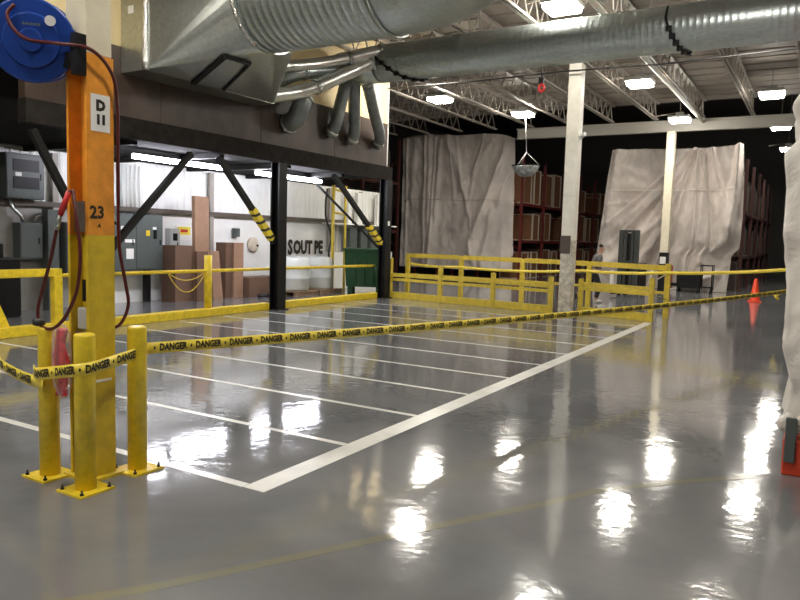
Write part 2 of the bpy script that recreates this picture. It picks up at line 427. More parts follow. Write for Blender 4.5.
# fluorescent fixtures under it
def fluor(y0, y1, lab):
    r = thing('fluorescent_light', lab, 'light', (-11, (y0+y1)/2, 3.0))
    MB().box((-11.06, y0, 3.0), (-10.94, y1, 3.02)).build('housing', 'black', r)
    ym = (y0+y1)/2
    for a, bb in ((y0+.04, ym-.03), (ym+.03, y1-.04)):
        for dx in (0,):
            MB().cyl((-11+dx, a, 2.955), (-11+dx, bb, 2.955), .045, 14).build('tube', 'tube', r)
fluor(8.75, 11.2, 'glowing fluorescent strip under the dark enclosure, left of the middle black post')
fluor(12.05, 14.5, 'glowing fluorescent strip under the dark enclosure, behind the middle black post')

# ------------------------------------------------------------------ ducts
def ridged(p, q, R, per=.11, amp=.012, n=48):
    p = V(p); q = V(q); L = (q-p).length; k = int(L/per); pts = []; rs = []
    for i in range(k):
        for t, a in ((0, 0), (.62, 0), (.72, amp), (.9, amp)):
            pts.append(p+(q-p)*((i+t)/k)); rs.append(R+a)
    pts.append(q); rs.append(R)
    return pts, rs
# large duct with rectangular collar
DY, DZ, DR = 8.9, 5.37, .85
bd = thing('large_duct', 'huge galvanised spiral duct with square transition on the dark enclosure', 'duct', (-8, DY, 4.07))
MB().box((-9.79, 7.6, 4.09), (-9.24, 10.62, 6.2)).build('collar', 'galv', bd)
# transition loft: rectangle -> circle
n = 48; ra = []; rc = []
y0, y1, z0, z1 = 7.62, 10.6, 4.1, 6.18
cy, cz = (y0+y1)/2, (z0+z1)/2
tm = MB(); A = []; B = []
cor = {0: (y1, z1), 1: (y0, z1), 2: (y0, z0), 3: (y1, z0)}
CV = [tm.bm.verts.new((-9.235, *cor[q])) for q in range(4)]
B = [tm.bm.verts.new((-7.85, DY+DR*math.cos(2*PI*j/n), DZ+DR*math.sin(2*PI*j/n))) for j in range(n)]
for j in range(n):
    f = tm.bm.faces.new((CV[j//12], B[j], B[(j+1) % n]))
for q in range(4):
    tm.bm.faces.new((CV[q], B[((q+1)*12) % n], CV[(q+1) % 4]))
tm.build('transition_hood', 'galv', bd)
sp, sr = ridged((-7.86, DY, DZ), (-5.55, DY, DZ), DR, .13, .006)
MB().tube(sp, sr, 56).build('spiral_section', 'galvd', bd)
# elbow made of gores, turning towards the viewer
el = []; er = []; RB = 1.9
for i in range(0, 33):
    a = (PI/2)*i/32; el.append(V((-5.56+RB*math.sin(a), DY-RB*(1-math.cos(a)), DZ))); er.append(DR+(.012 if i % 8 == 0 else 0))
el.append(V((-5.56+RB, DY-RB-2.5, DZ))); er.append(DR)
MB().tube(el, er, 56).build('elbow', 'galvd', bd)
for X in (-5.55, -7.85):
    MB().tube([(X-.035, DY, DZ), (X+.035, DY, DZ)], DR+.03, 56).build('ring_flange', 'galv', bd)
MB().tube([(-9.236, 7.62, z) for z in [4.1+.13*i for i in range(17)]], [.05+.012*random.random() for _ in range(17)], 8).build('seam_tape', 'foil', bd)
st = [V((-7.87, DY+(DR+.015)*math.cos(a), DZ+(DR+.015)*math.sin(a))) for a in [PI*.62+PI*.76*i/30 for i in range(31)]]
MB().tube(st, [.04+.015*random.random() for _ in st], 8).build('seam_tape', 'foil', bd)
MB().box((-9.238, 7.63, 6.0), (-9.232, 7.65, 6.02)).build('rivet', 'galv', bd)
MB().box((-9.62, 7.596, 4.98), (-9.49, 7.599, 5.1)).build('sticker', 'label', bd)
# access hatch on underside of the hood: frame of dark bars lying on the lower face
hq = [V((-9.35+.1, 8.60, 4.08)), V((-8.29, 8.36, 4.37)), V((-8.28, 8.92, 4.37)), V((-9.2, 9.25, 4.09))]
hf = MB()
hf.beam(hq[0], hq[1], .09, .05).beam(hq[1], hq[2], .06, .05).beam(hq[2], hq[3], .035, .03)
hf.build('access_hatch_frame', 'bsteel', bd)
for yy in (8.5, 10.2): MB().cyl((-7.3, DY, DZ+DR-.02), (-7.3, DY, ZC+.03), .012, 8).build('hanger', 'steelw', bd); break

# long spiral duct
LY, LZ, LR = 13.3, 5.36, .40
ld = thing('long_duct', 'long galvanised spiral duct crossing above the white column', 'duct', (-3, LY, 5.0))
sp, sr = ridged((-8.55, LY, LZ), (2.6, LY, LZ), LR, .11, .0022, 40)
MB().tube(sp, sr, 40).build('spiral_pipe', 'galvd', ld)
MB().tube([(-8.54, LY, LZ), (-8.9, LY, LZ-.01), (-9.6, LY, LZ-.03)], [LR, LR-.01, LR-.03], 32).build('end_reducer', 'galvd', ld)
def strap(X0, X1, a0=.72, a1=1.62):
    pts = []
    for i in range(19):
        t = i/18; a = PI*(a0+(a1-a0)*t)
        pts.append(V((X0+(X1-X0)*max(0, (t-.25)/.75), LY+(LR+.015)*math.cos(a), LZ+(LR+.015)*math.sin(a))))
    m = MB().tube(pts, .022, 8)
    for i in range(7, 19, 2): m.box(pts[i]-V((.05, .04, .04)), pts[i]+V((.05, .04, .04)))
    m.build('bolted_strap', 'black', ld)
strap(-8.45, -7.45); strap(-2.55, -2.2); strap(-.35, -.15)
for X in (-6.2, -2.9, .4): MB().cyl((X, LY, LZ+LR-.02), (X, LY, ZC+.03), .012, 8).build('hanger', 'steelw', ld)

def pipe(name, pts, r, m, label, group=None, bands=()):
    # smooth polyline by Catmull-Rom
    P = [V(p) for p in pts]; P = [P[0]+(P[0]-P[1])] + P + [P[-1]+(P[-1]-P[-2])]; out = []
    for i in range(1, len(P)-2):
        for k in range(8):
            t = k/8; a, b_, c_, d = P[i-1], P[i], P[i+1], P[i+2]
            out.append(.5*((2*b_)+(c_-a)*t+(2*a-5*b_+4*c_-d)*t*t+(3*b_-a-3*c_+d)*t**3))
    out.append(P[-2])
    return out
def hosething(name, label, pts, r, m, group=None, collars=(0.02, .5, .97), cat='duct pipe'):
    sm = pipe(name, pts, r, m, label)
    t = thing(name, label, cat, V(pts[0]), group)
    rs = [r+(.006 if i % 2 else 0) for i in range(len(sm))]
    MB().tube(sm, rs, 20).build('pipe_body', m, t)
    for c_ in collars:
        i = min(len(sm)-2, max(0, int(c_*(len(sm)-1)))); a = sm[i]; b_ = sm[i+1]; d = (b_-a).normalized()*.04
        MB().tube([a-d, a+d], r+.022, 20).build('collar', 'galv', t)
    return t
hosething('branch_pipe', 'bright galvanised branch pipe, uppermost beside the big transition box', [(-9.35, 10.9, 4.86), (-9.1, 11.9, 5.12), (-8.5, 12.9, 5.5), (-8.35, 13.05, 5.58)], .12, 'pipeg')
hosething('branch_pipe', 'bright galvanised branch pipe sloping up to the duct from below the box', [(-9.4, 10.7, 4.27), (-9.3, 11.3, 4.43), (-9.1, 11.75, 4.62), (-8.75, 12.6, 5.1), (-8.5, 12.95, 5.32)], .135, 'pipeg')
hosething('branch_pipe', 'grey elbow branch pipe tucked behind the two bright pipes', [(-9.79, 11.2, 4.55), (-9.55, 11.3, 4.75), (-9.3, 11.6, 4.9), (-9.15, 12.4, 5.1), (-9.1, 13.0, 5.3)], .15, 'galvd')
hosething('flexible_hose', 'thick grey elbow hose entering the dark enclosure, below the sloping pipe', [(-9.72, 11.65, 3.9), (-9.5, 11.6, 3.98), (-9.38, 11.6, 4.2), (-9.36, 11.7, 4.42)], .19, 'flex', collars=(.02, .97))
for i, (t0, b0, lab) in enumerate((((-9.44, 13.3, 5.08), (-9.66, 13.12, 3.98), 'left of the three grey hoses dropping to the dark enclosure'),
                              ((-9.33, 13.45, 5.08), (-9.66, 13.93, 3.92), 'middle of the three grey hoses dropping to the dark enclosure'),
                              ((-9.08, 13.6, 5.08), (-9.66, 15.1, 3.98), 'right of the three grey hoses dropping to the dark enclosure'))):
    t0 = V(t0); b0 = V(b0)
    hosething('flexible_hose', lab, [t0, t0.lerp(b0, .5)+V((.01, 0, 0)), t0.lerp(b0, .9)+V((.03, 0, 0)), b0+V((-.1, .0, -.12))], .135, 'flex', collars=(.02, .9))

# ------------------------------------------------------------------ columns
def wcol(y, label):
    r = thing('building_column', label, 'column', (-4.88, y, 0))
    MB().box((-5.02, y-.14, 0), (-4.74, y-.12, 5.5)).box((-5.02, y+.12, 0), (-4.74, y+.14, 5.5)).box((-4.895, y-.12, 0), (-4.865, y+.12, 5.5)).build('steel_shaft', 'colw', r)
    return r
c1 = thing('building_column', 'near white steel column with scuffed foot between the yellow fences', 'column', (-4.88, 15.6, 0))
MB().box((-5.02, 15.46, 1.65), (-4.74, 15.74, 5.5), .01).build('steel_shaft', 'colw', c1)
MB().box((-5.02, 15.46, .02), (-4.74, 15.74, 1.65), .01).build('scuffed_foot', 'scuff', c1)
MB().box((-5.1, 15.38, 0), (-4.66, 15.82, .02)).build('base_plate', 'bsteel', c1)
MB().box((-5.03, 15.445, 1.35), (-4.8, 15.458, 1.75)).build('scuff_plate', 'girt', c1)
c2 = thing('building_column', 'far white steel column in front of the right sheeted rack', 'column', (-4.70, 26, 0))
MB().box((-4.84, 25.86, 1.35), (-4.57, 26.14, 5.5), .01).build('steel_shaft', 'cream', c2)
MB().box((-4.85, 25.85, 0), (-4.56, 26.15, 1.35), .01).build('black_sleeve', 'black', c2)
MB().box((-4.82, 25.8, .95), (-4.62, 25.85, 1.2), .02).build('white_cap', 'white', c2)

# orange/yellow crane column in the foreground (H section)
cc = thing('crane_column', 'orange and yellow H-section column in the left foreground, marked D 11 and 23', 'column', (-4.02, 2.85, 0))
def hsec(z0, z1, y=2.865, d=0.):
    return MB().box((-3.915, 2.77, z0), (-3.89, 2.96, z1)).box((-4.09, 2.77, z0), (-4.068, 2.96, z1)).box((-4.068, y-.01, z0), (-3.915, y+.01, z1))
hsec(.02, 1.56).build('yellow_shaft', 'yellow', cc)
hsec(1.56, 2.66).build('orange_shaft', 'orange', cc)
MB().box((-4.09, 2.77, 2.66), (-3.895, 2.955, 4.6), .01).build('cream_shaft', 'cream', cc)
MB().box((-4.12, 2.74, 0), (-3.84, 2.99, .02)).build('base_plate', 'yellow', cc)
MB().box((-4.066, 2.80, 1.58), (-3.918, 2.81, 1.77)).build('grey_plate', 'girt', cc)
MB().box((-4.0, 2.80, 1.14), (-3.93, 2.83, 1.28), .008).build('socket_box', 'black', cc)
MB().box((-4.05, 2.80, .96), (-3.95, 2.84, 1.1), .01).build('pale_box', 'greyboxl', cc)
MB().box((-4.066, 2.80, 0.02), (-3.918, 2.806, .95)).build('stiffener_plate', 'cardd', cc)
MB().box((-3.889, 2.795, 2.20), (-3.886, 2.93, 2.425)).build('number_plate', 'label', cc)
t = MB(); tv = text_verts('D', .085, .006); add_text(t, tv, lambda x, y: (-3.8845, 2.863+x, 2.355+y))
tv = text_verts('11', .075, .006); add_text(t, tv, lambda x, y: (-3.8845, 2.865+x, 2.27+y)); t.build('plate_lettering', 'ink', cc, recalc=False)
t = MB(); tv = text_verts('23', .105, .0035); add_text(t, tv, lambda x, y: (-3.8875, 2.835+x, 1.70+y)); 
tv = text_verts('.4', .04, .001); add_text(t, tv, lambda x, y: (-3.8875, 2.845+x, 1.62+y)); t.build('column_number', 'ink', cc, recalc=False)
MB().box((-3.889, 2.78, .63), (-3.886, 2.93, .645)).build('weld_line', 'label', cc)
for z in (1.63, 2.03): MB().box((-3.9, 2.961, z), (-3.88, 2.978, z+.02)).build('hose_clip', 'bsteel', cc)

# hose reel
hr = thing('hose_reel', 'round blue hose reel mounted high on the orange column', 'hose reel', (-4.2, 2.6, 2.5))
ax = V((-4.15, 2.55, 0)).normalized()*-1     # points to the viewer
ax = V((.72, -.66, -.2)).normalized()
ctr = V((-4.155, 2.60, 2.715))
def disc(mb, c0, c1, r): mb.tube([c0, c0.lerp(c1, .15), c0.lerp(c1, .85), c1], [r-.012, r, r, r-.012], 40)
m = MB(); disc(m, ctr, ctr+ax*.03, .245); m.tube([ctr+ax*.03, ctr+ax*.05], [.16, .15], 36); m.tube([ctr+ax*.05, ctr+ax*.08], [.07, .06], 28); m.build('front_flange', 'blue', hr)
m = MB(); disc(m, ctr-ax*.2, ctr-ax*.17, .245); m.build('rear_flange', 'blue', hr)
MB().tube([ctr-ax*.18, ctr+ax*.01], .13, 24).build('drum', 'hose', hr)
MB().box((-3.94, 2.70, 2.52), (-3.885, 2.768, 2.76)).box((-4.12, 2.72, 2.57), (-3.94, 2.76, 2.66)).build('mounting_bracket', 'black', hr)
s1, s2 = ax.cross(V((0, 0, 1))).normalized(), None; s2 = s1.cross(ax).normalized()
# s1 right in picture?
MB().tube([ctr+ax*.055-s1*.11+s2*.12+ax*.0, ctr+ax*.055-s1*.11+s2*.12+ax*.012], .03, 20).build('round_label', 'white', hr)
lm = MB(); lc = ctr+ax*.081
for k in range(5):
    lm.box(lc+s1*(.02*k-.05)+s2*.09-V((.006,)*3), lc+s1*(.02*k-.05)+s2*.09+V((.006,)*3))
lm.build('rivet', 'galv', hr)

# hose running from the reel over the column then down
def smoothtube(pts, r, n=10):
    return MB().tube(pipe('', pts, r, '', ''), r, n)
h1 = [ctr+ax*.05-s1*-.08+s2*.19, ctr+ax*.07-s1*-.115+s2*.13, ctr+ax*.09-s1*-.08+s2*.05, ctr+ax*.11+s2*.0, ctr+ax*.1-s1*.13-s2*.005, (-3.84, 2.76, 2.67), (-3.84, 2.91, 2.56), (-3.86, 2.965, 2.38), (-3.87, 2.975, 2.1), (-3.87, 2.975, 1.8), (-3.87, 2.98, 1.5), (-3.86, 3.02, 1.25), (-3.86, 3.04, 1.12), (-3.87, 3.01, 1.02), (-3.90, 2.975, .97), (-3.98, 2.97, 1.0)]
tag(smoothtube(h1, .011).build('air_hose', 'hose'), 'dark red hose from the blue reel down the right side of the column', 'hose')
h2 = thing('air_hose', 'red hose loop with black ball stop hanging left of the column', 'hose', (-4.2, 2.6, .9))
P2 = [(-3.93, 2.68, 1.83), (-4.0, 2.66, 1.68), (-4.11, 2.66, 1.387), (-4.22, 2.66, 1.15), (-4.245, 2.66, 1.05), (-4.22, 2.66, .985), (-4.15, 2.66, .965), (-4.06, 2.66, .985), (-3.95, 2.66, 1.07), (-3.86, 2.67, 1.23), (-3.84, 2.68, 1.45), (-3.875, 2.68, 1.68), (-3.93, 2.70, 1.83)]
smoothtube(P2, .011).build('hose_body', 'hose', h2)
MB().lathe((-4.235, 2.66, 1.0), [(.012, -.025), (.035, -.018), (.04, 0), (.035, .018), (.012, .025)], 20).build('ball_stop', 'rubber', h2)
MB().tube([(-4.035, 2.66, 1.59), (-4.0, 2.66, 1.68)], .014, 12).build('coupling', 'galv', h2)
MB().tube([(-4.0, 2.66, 1.68), (-3.94, 2.68, 1.82)], .017, 12).build('nozzle', 'red', h2)
# rope bundle in a plastic bag
rb = thing('rope_bundle', 'red-pink coiled rope in a clear bag hanging behind the left bollard', 'rope', (-4.05, 2.72, .55))
m = MB()
for k in range(5):
    dx = -.035+.017*k; pts = []
    for i in range(25):
        t_ = i/24; pts.append(V((-4.05+dx+.012*math.sin(9*t_+k), 2.69+.014*math.cos(7*t_+2*k), .97-.42*t_)))
    m.tube(pts, .017, 8)
m.build('rope_strands', 'pink', rb)
bp = [(-4.05, 2.69, 1.0), (-4.05, 2.69, .95), (-4.05, 2.69, .8), (-4.045, 2.69, .62), (-4.03, 2.69, .53)]
MB().tube(bp, [.02, .052, .058, .054, .02], 20).build('plastic_bag', 'clear', rb)

# ------------------------------------------------------------------ bollards
def bollard(x, y, label):
    r = thing('bollard', label, 'bollard', (x, y, 0))
    MB().lathe((x, y, .012), [(.062, 0), (.062, .94), (.059, .953), (.05, .958)], 32).build('post', 'yellowb', r)
    bp_ = MB().box((x-.12, y-.12, 0), (x+.12, y+.12, .013)).build('base_plate', 'yellowb', r)
    for sx in (-1, 1):
        for sy in (-1, 1): MB().lathe((x+sx*.095, y+sy*.095, .013), [(.012, 0), (.012, .01), (.006, .012), (.006, .03)], 8).build('anchor_bolt', 'bsteel', bp_)
bollard(-3.78, 2.66, 'yellow steel bollard nearest the viewer, in front of the orange column')
bollard(-3.84, 3.09, 'yellow steel bollard on the right of the orange column')
bollard(-4.195, 2.695, 'yellow steel bollard on the left of the orange column')

# ------------------------------------------------------------------ danger tape
word = text_verts('DANGER', .066, .0032)
xs = [v[0] for v in word[0]]; wmin, wmax = min(xs), max(xs)
star = text_verts('*', .05, .002)
def tape(name, label, pts, sag, width=.078, period=.268, start=.15, lettering=True, side=1, twist=None):
    # arc-length sampled centre line
    P = [V(p) for p in pts]; segs = [(b-a).length for a, b in zip(P, P[1:])]; L = sum(segs)
    cl = [0]
    for s_ in segs: cl.append(cl[-1]+s_)
    def at(s):
        s = max(0, min(L, s))
        for i, sg in enumerate(segs):
            if s <= cl[i+1]+1e-6:
                u = (s-cl[i])/sg; p = P[i].lerp(P[i+1], u); p = p+V((0, 0, -4*sag[i]*u*(1-u))); d = (P[i+1]-P[i]).normalized(); return p, d
    def fr(s, h, off=0.):
        p, d = at(s); nrm = V((d.y, -d.x, 0)).normalized()*side
        tw = twist(s/L) if twist else 0.
        upv = V((0, 0, 1))*math.cos(tw) + nrm*math.sin(tw); n2 = nrm*math.cos(tw)-V((0, 0, 1))*math.sin(tw)
        return p+upv*h+n2*off
    t = thing(name, label, 'tape', P[0]+V((0, 0, 0)))
    k = max(8, int(L/.08))
    m = MB().grid(k, 1, lambda u, v: fr(u*L, (v-.5)*width)); m.build('tape_strip', 'tape', t, solid=.0012, recalc=False)
    if lettering:
        s = start
        while s < 0: s += period
        while s+.24 < L:
            tm = MB()
            add_text(tm, word, lambda x, y: fr(s+.135+x*(.205/(wmax-wmin)), y, .003))
            bv = [tm.bm.verts.new(fr(s+dx_, dy_, .003)) for dx_, dy_ in ((-.009, 0), (0, -.014), (.009, 0), (0, .014))]; tm.bm.faces.new(bv)
            tm.build('danger_print', 'ink', t, recalc=False)
            s += period
    return t
mt = tape('danger_tape', 'yellow DANGER tape from the bollards across the marked bay to the right-hand rack', [(-3.85, 3.165, .81), (-.5, 15.9, .77)], [.05], start=-.205, period=.27)
tape('danger_tape', 'yellow DANGER tape wrapped between the three bollards', [(-4.28, 2.645, .685), (-4.18, 2.603, .68), (-3.78, 2.585, .755), (-3.70, 2.63, .765), (-3.83, 3.165, .80)], [0, 0, 0, 0], start=.02, period=.268)
tape('danger_tape', 'yellow DANGER tape running off the left edge from the left bollard', [(-5.6, 3.12, .62), (-4.906, 2.80, .625), (-4.27, 2.655, .612), (-4.12, 2.606, .612)], [0, 0.01, 0, 0], start=.03)
tape('danger_tape', 'thin yellow tape stretched along the back fence to the right-hand rack', [(-10.1, 17.60, .86), (-8.5, 17.60, .84), (-5.0, 17.22, .92), (-2.92, 16.2, 1.0), (-.54, 15.95, 1.19)], [.03, .06, .03, .03], width=.07, lettering=False)
MB().tube([(-.62, 15.86, .76), (-.72, 15.8, .66), (-.66, 15.82, .60)], .035, 6).build('loose_end', 'tape', mt)

# ------------------------------------------------------------------ left guard rail + kerb
gr = thing('guard_rail', 'yellow guard rail with low kerb along the front of the enclosure', 'guard rail', (-9.9, 9.5, 0))
MB().box((-10.1, 4.4, 0), (-9.92, 11.35, .15), .01).build('kerb', 'yellowb', gr)
MB().box((-10.1+.0, 11.74, 0), (-9.92, 15.58, .15), .01).build('kerb', 'yellowb', gr)
MB().cyl((-10.06, 6.6, .87), (-10.06, 15.6, .85), .032, 12).build('top_rail', 'yellowb', gr)
MB().box((-10.1, 4.4, .86), (-9.98, 6.66, .98), .01).build('wide_rail', 'yellowb', gr)
MB().box((-10.09, 6.52, .15), (-9.97, 6.66, .86), .01).build('post', 'yellowb', gr)
MB().cyl((-10.06, 9.74, .15), (-10.06, 9.74, 1.16), .075, 20).build('post', 'yellowb', gr)
MB().box((-10.1, 5.35, .15), (-9.98, 5.5, .86)).hexa([(-10.06, 5.5, .15), (-10.02, 5.5, .15), (-10.02, 5.85, .15), (-10.06, 5.85, .15), (-10.06, 5.5, .85), (-10.02, 5.5, .85), (-10.02, 5.56, .85), (-10.06, 5.56, .85)]).build('gusset_post', 'yellowb', gr)
for dz in (.16, .38):
    pts = [(-10.06, 8.76+.92*i/16, .86-4*dz*(i/16)*(1-i/16)) for i in range(17)]
    MB().tube(pts, .008, 6).build('chain', 'yellowb', gr)

# ------------------------------------------------------------------ yellow fences
def fence(name, label, posts, heights, rails, kick, pm='yold', pw=.1):
    t = thing(name, label, 'fence', (posts[0][0], posts[0][1], 0))
    for (x, y), h in zip(posts, heights): MB().box((x-pw/2, y-pw/2, 0), (x+pw/2, y+pw/2, h), .006).build('post', pm, t)
    for (a, b_) in zip(posts, posts[1:]):
        d = (V(b_)-V(a)).normalized()*(pw/2+.001)
        A = V(a)+d; B = V(b_)-d
        for z, h in rails: MB().beam((A.x, A.y, z), (B.x, B.y, z), .05, h).build('rail', pm, t)
        if kick: MB().beam((A.x, A.y, kick/2+.004), (B.x, B.y, kick/2+.004), .06, kick).build('kick_board', pm, t)
    return t
fence('safety_fence', 'low yellow safety fence left of the near white column', [(-9.78, 15.98), (-8.15, 15.72), (-6.67, 15.6), (-5.16, 15.35)], [1.06, .93, .83, .83], [(.62, .09), (.50, .07)], .17)
fence('safety_fence', 'low yellow safety fence right of the near white column', [(-4.58, 15.7), (-2.96, 15.22)], [.80, .92], [(.70, .06), (.58, .07)], .17)
fence('safety_fence', 'tall yellow back fence behind the low fences', [(-10.25, 17.7), (-8.55, 17.72), (-6.72, 17.62), (-4.88, 17.35), (-2.85, 16.3)], [1.15, 1.14, 1.14, 1.14, 1.2], [(1.10, .12), (.55, .06)], 0, pw=.11)
tag(MB().tube([(-2.86, 16.22, .98), (-3.02, 15.7, .83), (-3.05, 15.29, .80), (-3.06, 15.29, .66), (-3.0, 15.5, .55), (-2.86, 16.22, .42)], .014, 8).build('rope_loop', 'frame'), 'pale rope loop tied around the fence end post', 'rope')

# ------------------------------------------------------------------ pallet racks
def rack(label, x0, x1, ys, levels, top, m='rackred', group=None):
    t = thing('pallet_rack', label, 'rack', ((x0+x1)/2, ys[0], 0), group)
    for y in ys:
        fr = MB()
        for X in (x0, x1): fr.box((X-.05, y-.05, 0), (X+.05, y+.05, top))
        z = .3; f = 0
        while z+.9 < top:
            a, b_ = (x0, x1) if f % 2 == 0 else (x1, x0); fr.beam((a, y, z), (b_, y, z+.9), .035); z += .9; f += 1
        fr.build('upright_frame', m, t)
    for a, b_ in zip(ys, ys[1:]):
        for z in levels:
            for X in (x0, x1): MB().box((X-.03, a+.055, z-.12), (X+.03, b_-.055, z)).build('beam', m, t)
            MB().box((x0+.03, a+.06, z-.03), (x1-.03, b_-.06, z-.005)).build('shelf_deck', 'wood', t)
    return t
ysA = [27.9+2.7*i for i in range(6)]
rack('dark red pallet rack along the aisle right of the left plastic sheet', -11.95, -10.8, ysA, [1.65, 3.2], 5.0)
rack('dark red pallet rack behind the left part of the left plastic sheet', -15.8, -14.65, ysA[:2], [1.65, 3.2], 5.6)
rack('dark red pallet rack behind the middle of the left plastic sheet', -13.9, -12.7, ysA[:2], [1.65, 3.2], 5.6)
rack('dark red pallet rack between the black corner post and the left sheet', -16.1, -15.0, [22.3, 24.9], [1.9, 3.85], 5.6, 'rackshade')
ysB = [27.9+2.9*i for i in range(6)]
rack('dark pallet rack along the aisle right of the right plastic sheet', -3.65, -2.45, ysB, [1.3, 2.9], 4.7, 'rackshade')
rack('dark red pallet rack behind the left part of the right plastic sheet', -7.0, -5.9, ysB[:2], [1.3, 2.9], 4.7)
# goods: framed wooden units
def unit(m):
    t = thing('framed_crate', 'brown crated unit with pale edges standing in the aisle rack', 'crate', (0, 0, 0), 'crated units in the aisle rack')
    MB().box((-.45, -.36, 0), (.45, .36, 1.0)).build('brown_panels', m, t)
    f = MB()
    for sx in (-1, 1):
        for sy in (-1, 1): f.box((sx*.45-.03*(sx > 0)-.0*(sx < 0), sy*.36-.03, 0), (sx*.45+.03, sy*.36+.03, 1.0))
    for z in (0, .97):
        for sx in (-1, 1): f.box((sx*.45-.02, -.36, z), (sx*.45+.03, .36, z+.03))
        for sy in (-1, 1): f.box((-.45, sy*.36-.02, z), (.45, sy*.36+.03, z+.03))
    f.build('pale_frame', 'frame' if m == 'panel' else 'crateshade', t)
    return t
U = {'panel': unit('panel'), 'panel2': unit('panel2')}
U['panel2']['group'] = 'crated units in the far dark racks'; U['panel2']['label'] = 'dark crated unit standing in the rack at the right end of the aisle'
used = set()
def put(kind, x, y, z, sx, sy, sz, label=None, group=None):
    o = U[kind] if kind not in used else copy_tree(U[kind]); used.add(kind)
    o.location = (x, y, z+.001); o.scale = (sx/.96, sy/.78, sz)
    if label: o['label'] = label
    if group: o['group'] = group
    return o
random.seed(3)
for bi in range(5):
    ya = ysA[bi]+.2
    for lv, (z, hmin, hmax) in enumerate(((0, .9, 1.3), (1.65, 1.05, 1.38), (3.2, 1.2, 1.65))):
        n_ = 2
        for k in range(n_):
            if random.random() < .12: continue
            hh = random.uniform(hmin, hmax)
            if lv == 2 and bi >= 2: hh *= .75
            lb = ['brown crated unit with pale edges on the floor level of the aisle rack', 'brown crated unit with pale edges on the middle level of the aisle rack', 'brown crated unit with pale edges on the top level of the aisle rack'][lv]
            put('panel', -11.37, ya+.62+k*1.2, z, 1.0, random.uniform(.75, 1.05), hh, lb, ['crated units on the rack floor level', 'crated units on the rack middle level', 'crated units on the rack top level'][lv])
for X, yy in ((-15.2, 29.2), (-13.3, 29.2)):
    for z in (1.65, 3.2):
        put('panel', X, yy-.3, z, .95, 1.1, 1.35, 'crated unit faintly visible through the left plastic sheet', 'crates behind the left sheet')
for z in (1.9, 0, 3.85): put('panel2', -15.55, 23.6, z, .9, 1.6, 1.2, 'dark crated unit in the rack between the corner post and left sheet', 'crates left of the left sheet')
for bi in range(5):
    for lv, z in enumerate((0, 1.3, 2.9)):
        for k in range(3):
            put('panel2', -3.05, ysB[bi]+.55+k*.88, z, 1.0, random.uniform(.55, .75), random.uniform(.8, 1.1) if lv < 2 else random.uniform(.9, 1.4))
for z in (1.3, 2.9): put('panel', -6.45, 29.0, z, .95, 1.1, 1.2, 'crated unit faintly visible through the right plastic sheet', 'crates behind the right sheet')

# ------------------------------------------------------------------ plastic sheeting
def hashn(x, y, s=0.):
    v = 0; a = 1
    for o in range(3):
        v += a*math.sin(x*1.7*(2**o)+s+1.3*math.sin(y*1.1*(2**o)+s*.7+o))*math.cos(y*1.3*(2**o)-s+.9*math.sin(x*.8*(2**o)+o)); a *= .5
    return v
def folds(u, v, fl_):
    d = 0.
    for (u0, v0, u1, v1, w0, w1, A) in fl_:
        dx, dy = u1-u0, v1-v0; L2 = dx*dx+dy*dy; t_ = ((u-u0)*dx+(v-v0)*dy)/L2
        tc = max(0, min(1, t_)); ex, ey = u-(u0+tc*dx), v-(v0+tc*dy); q = math.hypot(ex, ey*.9); w_ = w0+(w1-w0)*tc
        d += A*math.exp(-(q/w_)**2)*(1 if 0 <= t_ <= 1 else .9)
    return d
# left sheet X -16 .. -10.9
fL = [(.04, 1, .05, 0, .008, .012, .1), (.22, 1, .235, 0, .010, .014, .2), (.31, .98, .30, .02, .008, .012, .14), (.50, .98, .72, .02, .008, .02, .14), (.75, 1, .58, .3, .008, .02, .1), (.96, .9, .70, .25, .008, .025, .2), (.97, .7, .78, .05, .01, .03, .18), (.44, 1, .5, .5, .01, .02, .1), (.26, 1, .28, 0, .02, .03, .22), (.36, .95, .31, 0, .018, .03, .18), (.42, 1, .60, .62, .02, .05, .2), (.82, .95, .55, .55, .02, .04, .12), (.97, .97, .62, 0, .03, .08, .3), (.86, .45, .78, 0, .02, .04, .2), (.6, .62, .56, .3, .06, .1, -.12), (.95, .6, .7, .1, .03, .05, .15), (.12, 1, .1, .5, .03, .03, .1), (.5, .3, .75, .12, .03, .06, .1)]
def shL(u, v):
    s = .25+.75*v
    x = -16.25+5.2*u; z = .33+(5.98+.16*math.sin(PI*u)**.7*(1+.3*math.sin(9*u)) - .33 - .16*u)*v
    y = 27.35-folds(u, v, fL)*.9-.035*hashn(u*9, v*6, 1)-.03*hashn(u*24, v*11, 2)
    if u > .93: y += (u-.93)/.07*.55; x = -16.25+5.2*.93+(u-.93)*3.2+.1*(1-v)*(u-.93)/.07
    return V((x, y, z))
sl = thing('plastic_sheet', 'translucent plastic sheeting draped over the left rack end', 'plastic sheet', (-13.5, 27.4, .33))
MB().grid(150, 110, shL).build('draped_film', 'sheet', sl, recalc=False)
MB().grid(80, 1, lambda u, v: shL(u*.93, .515+.008*v)+V((0, -.03, 0))).build('tape_seam', 'sheet2', sl, solid=.006, recalc=False)
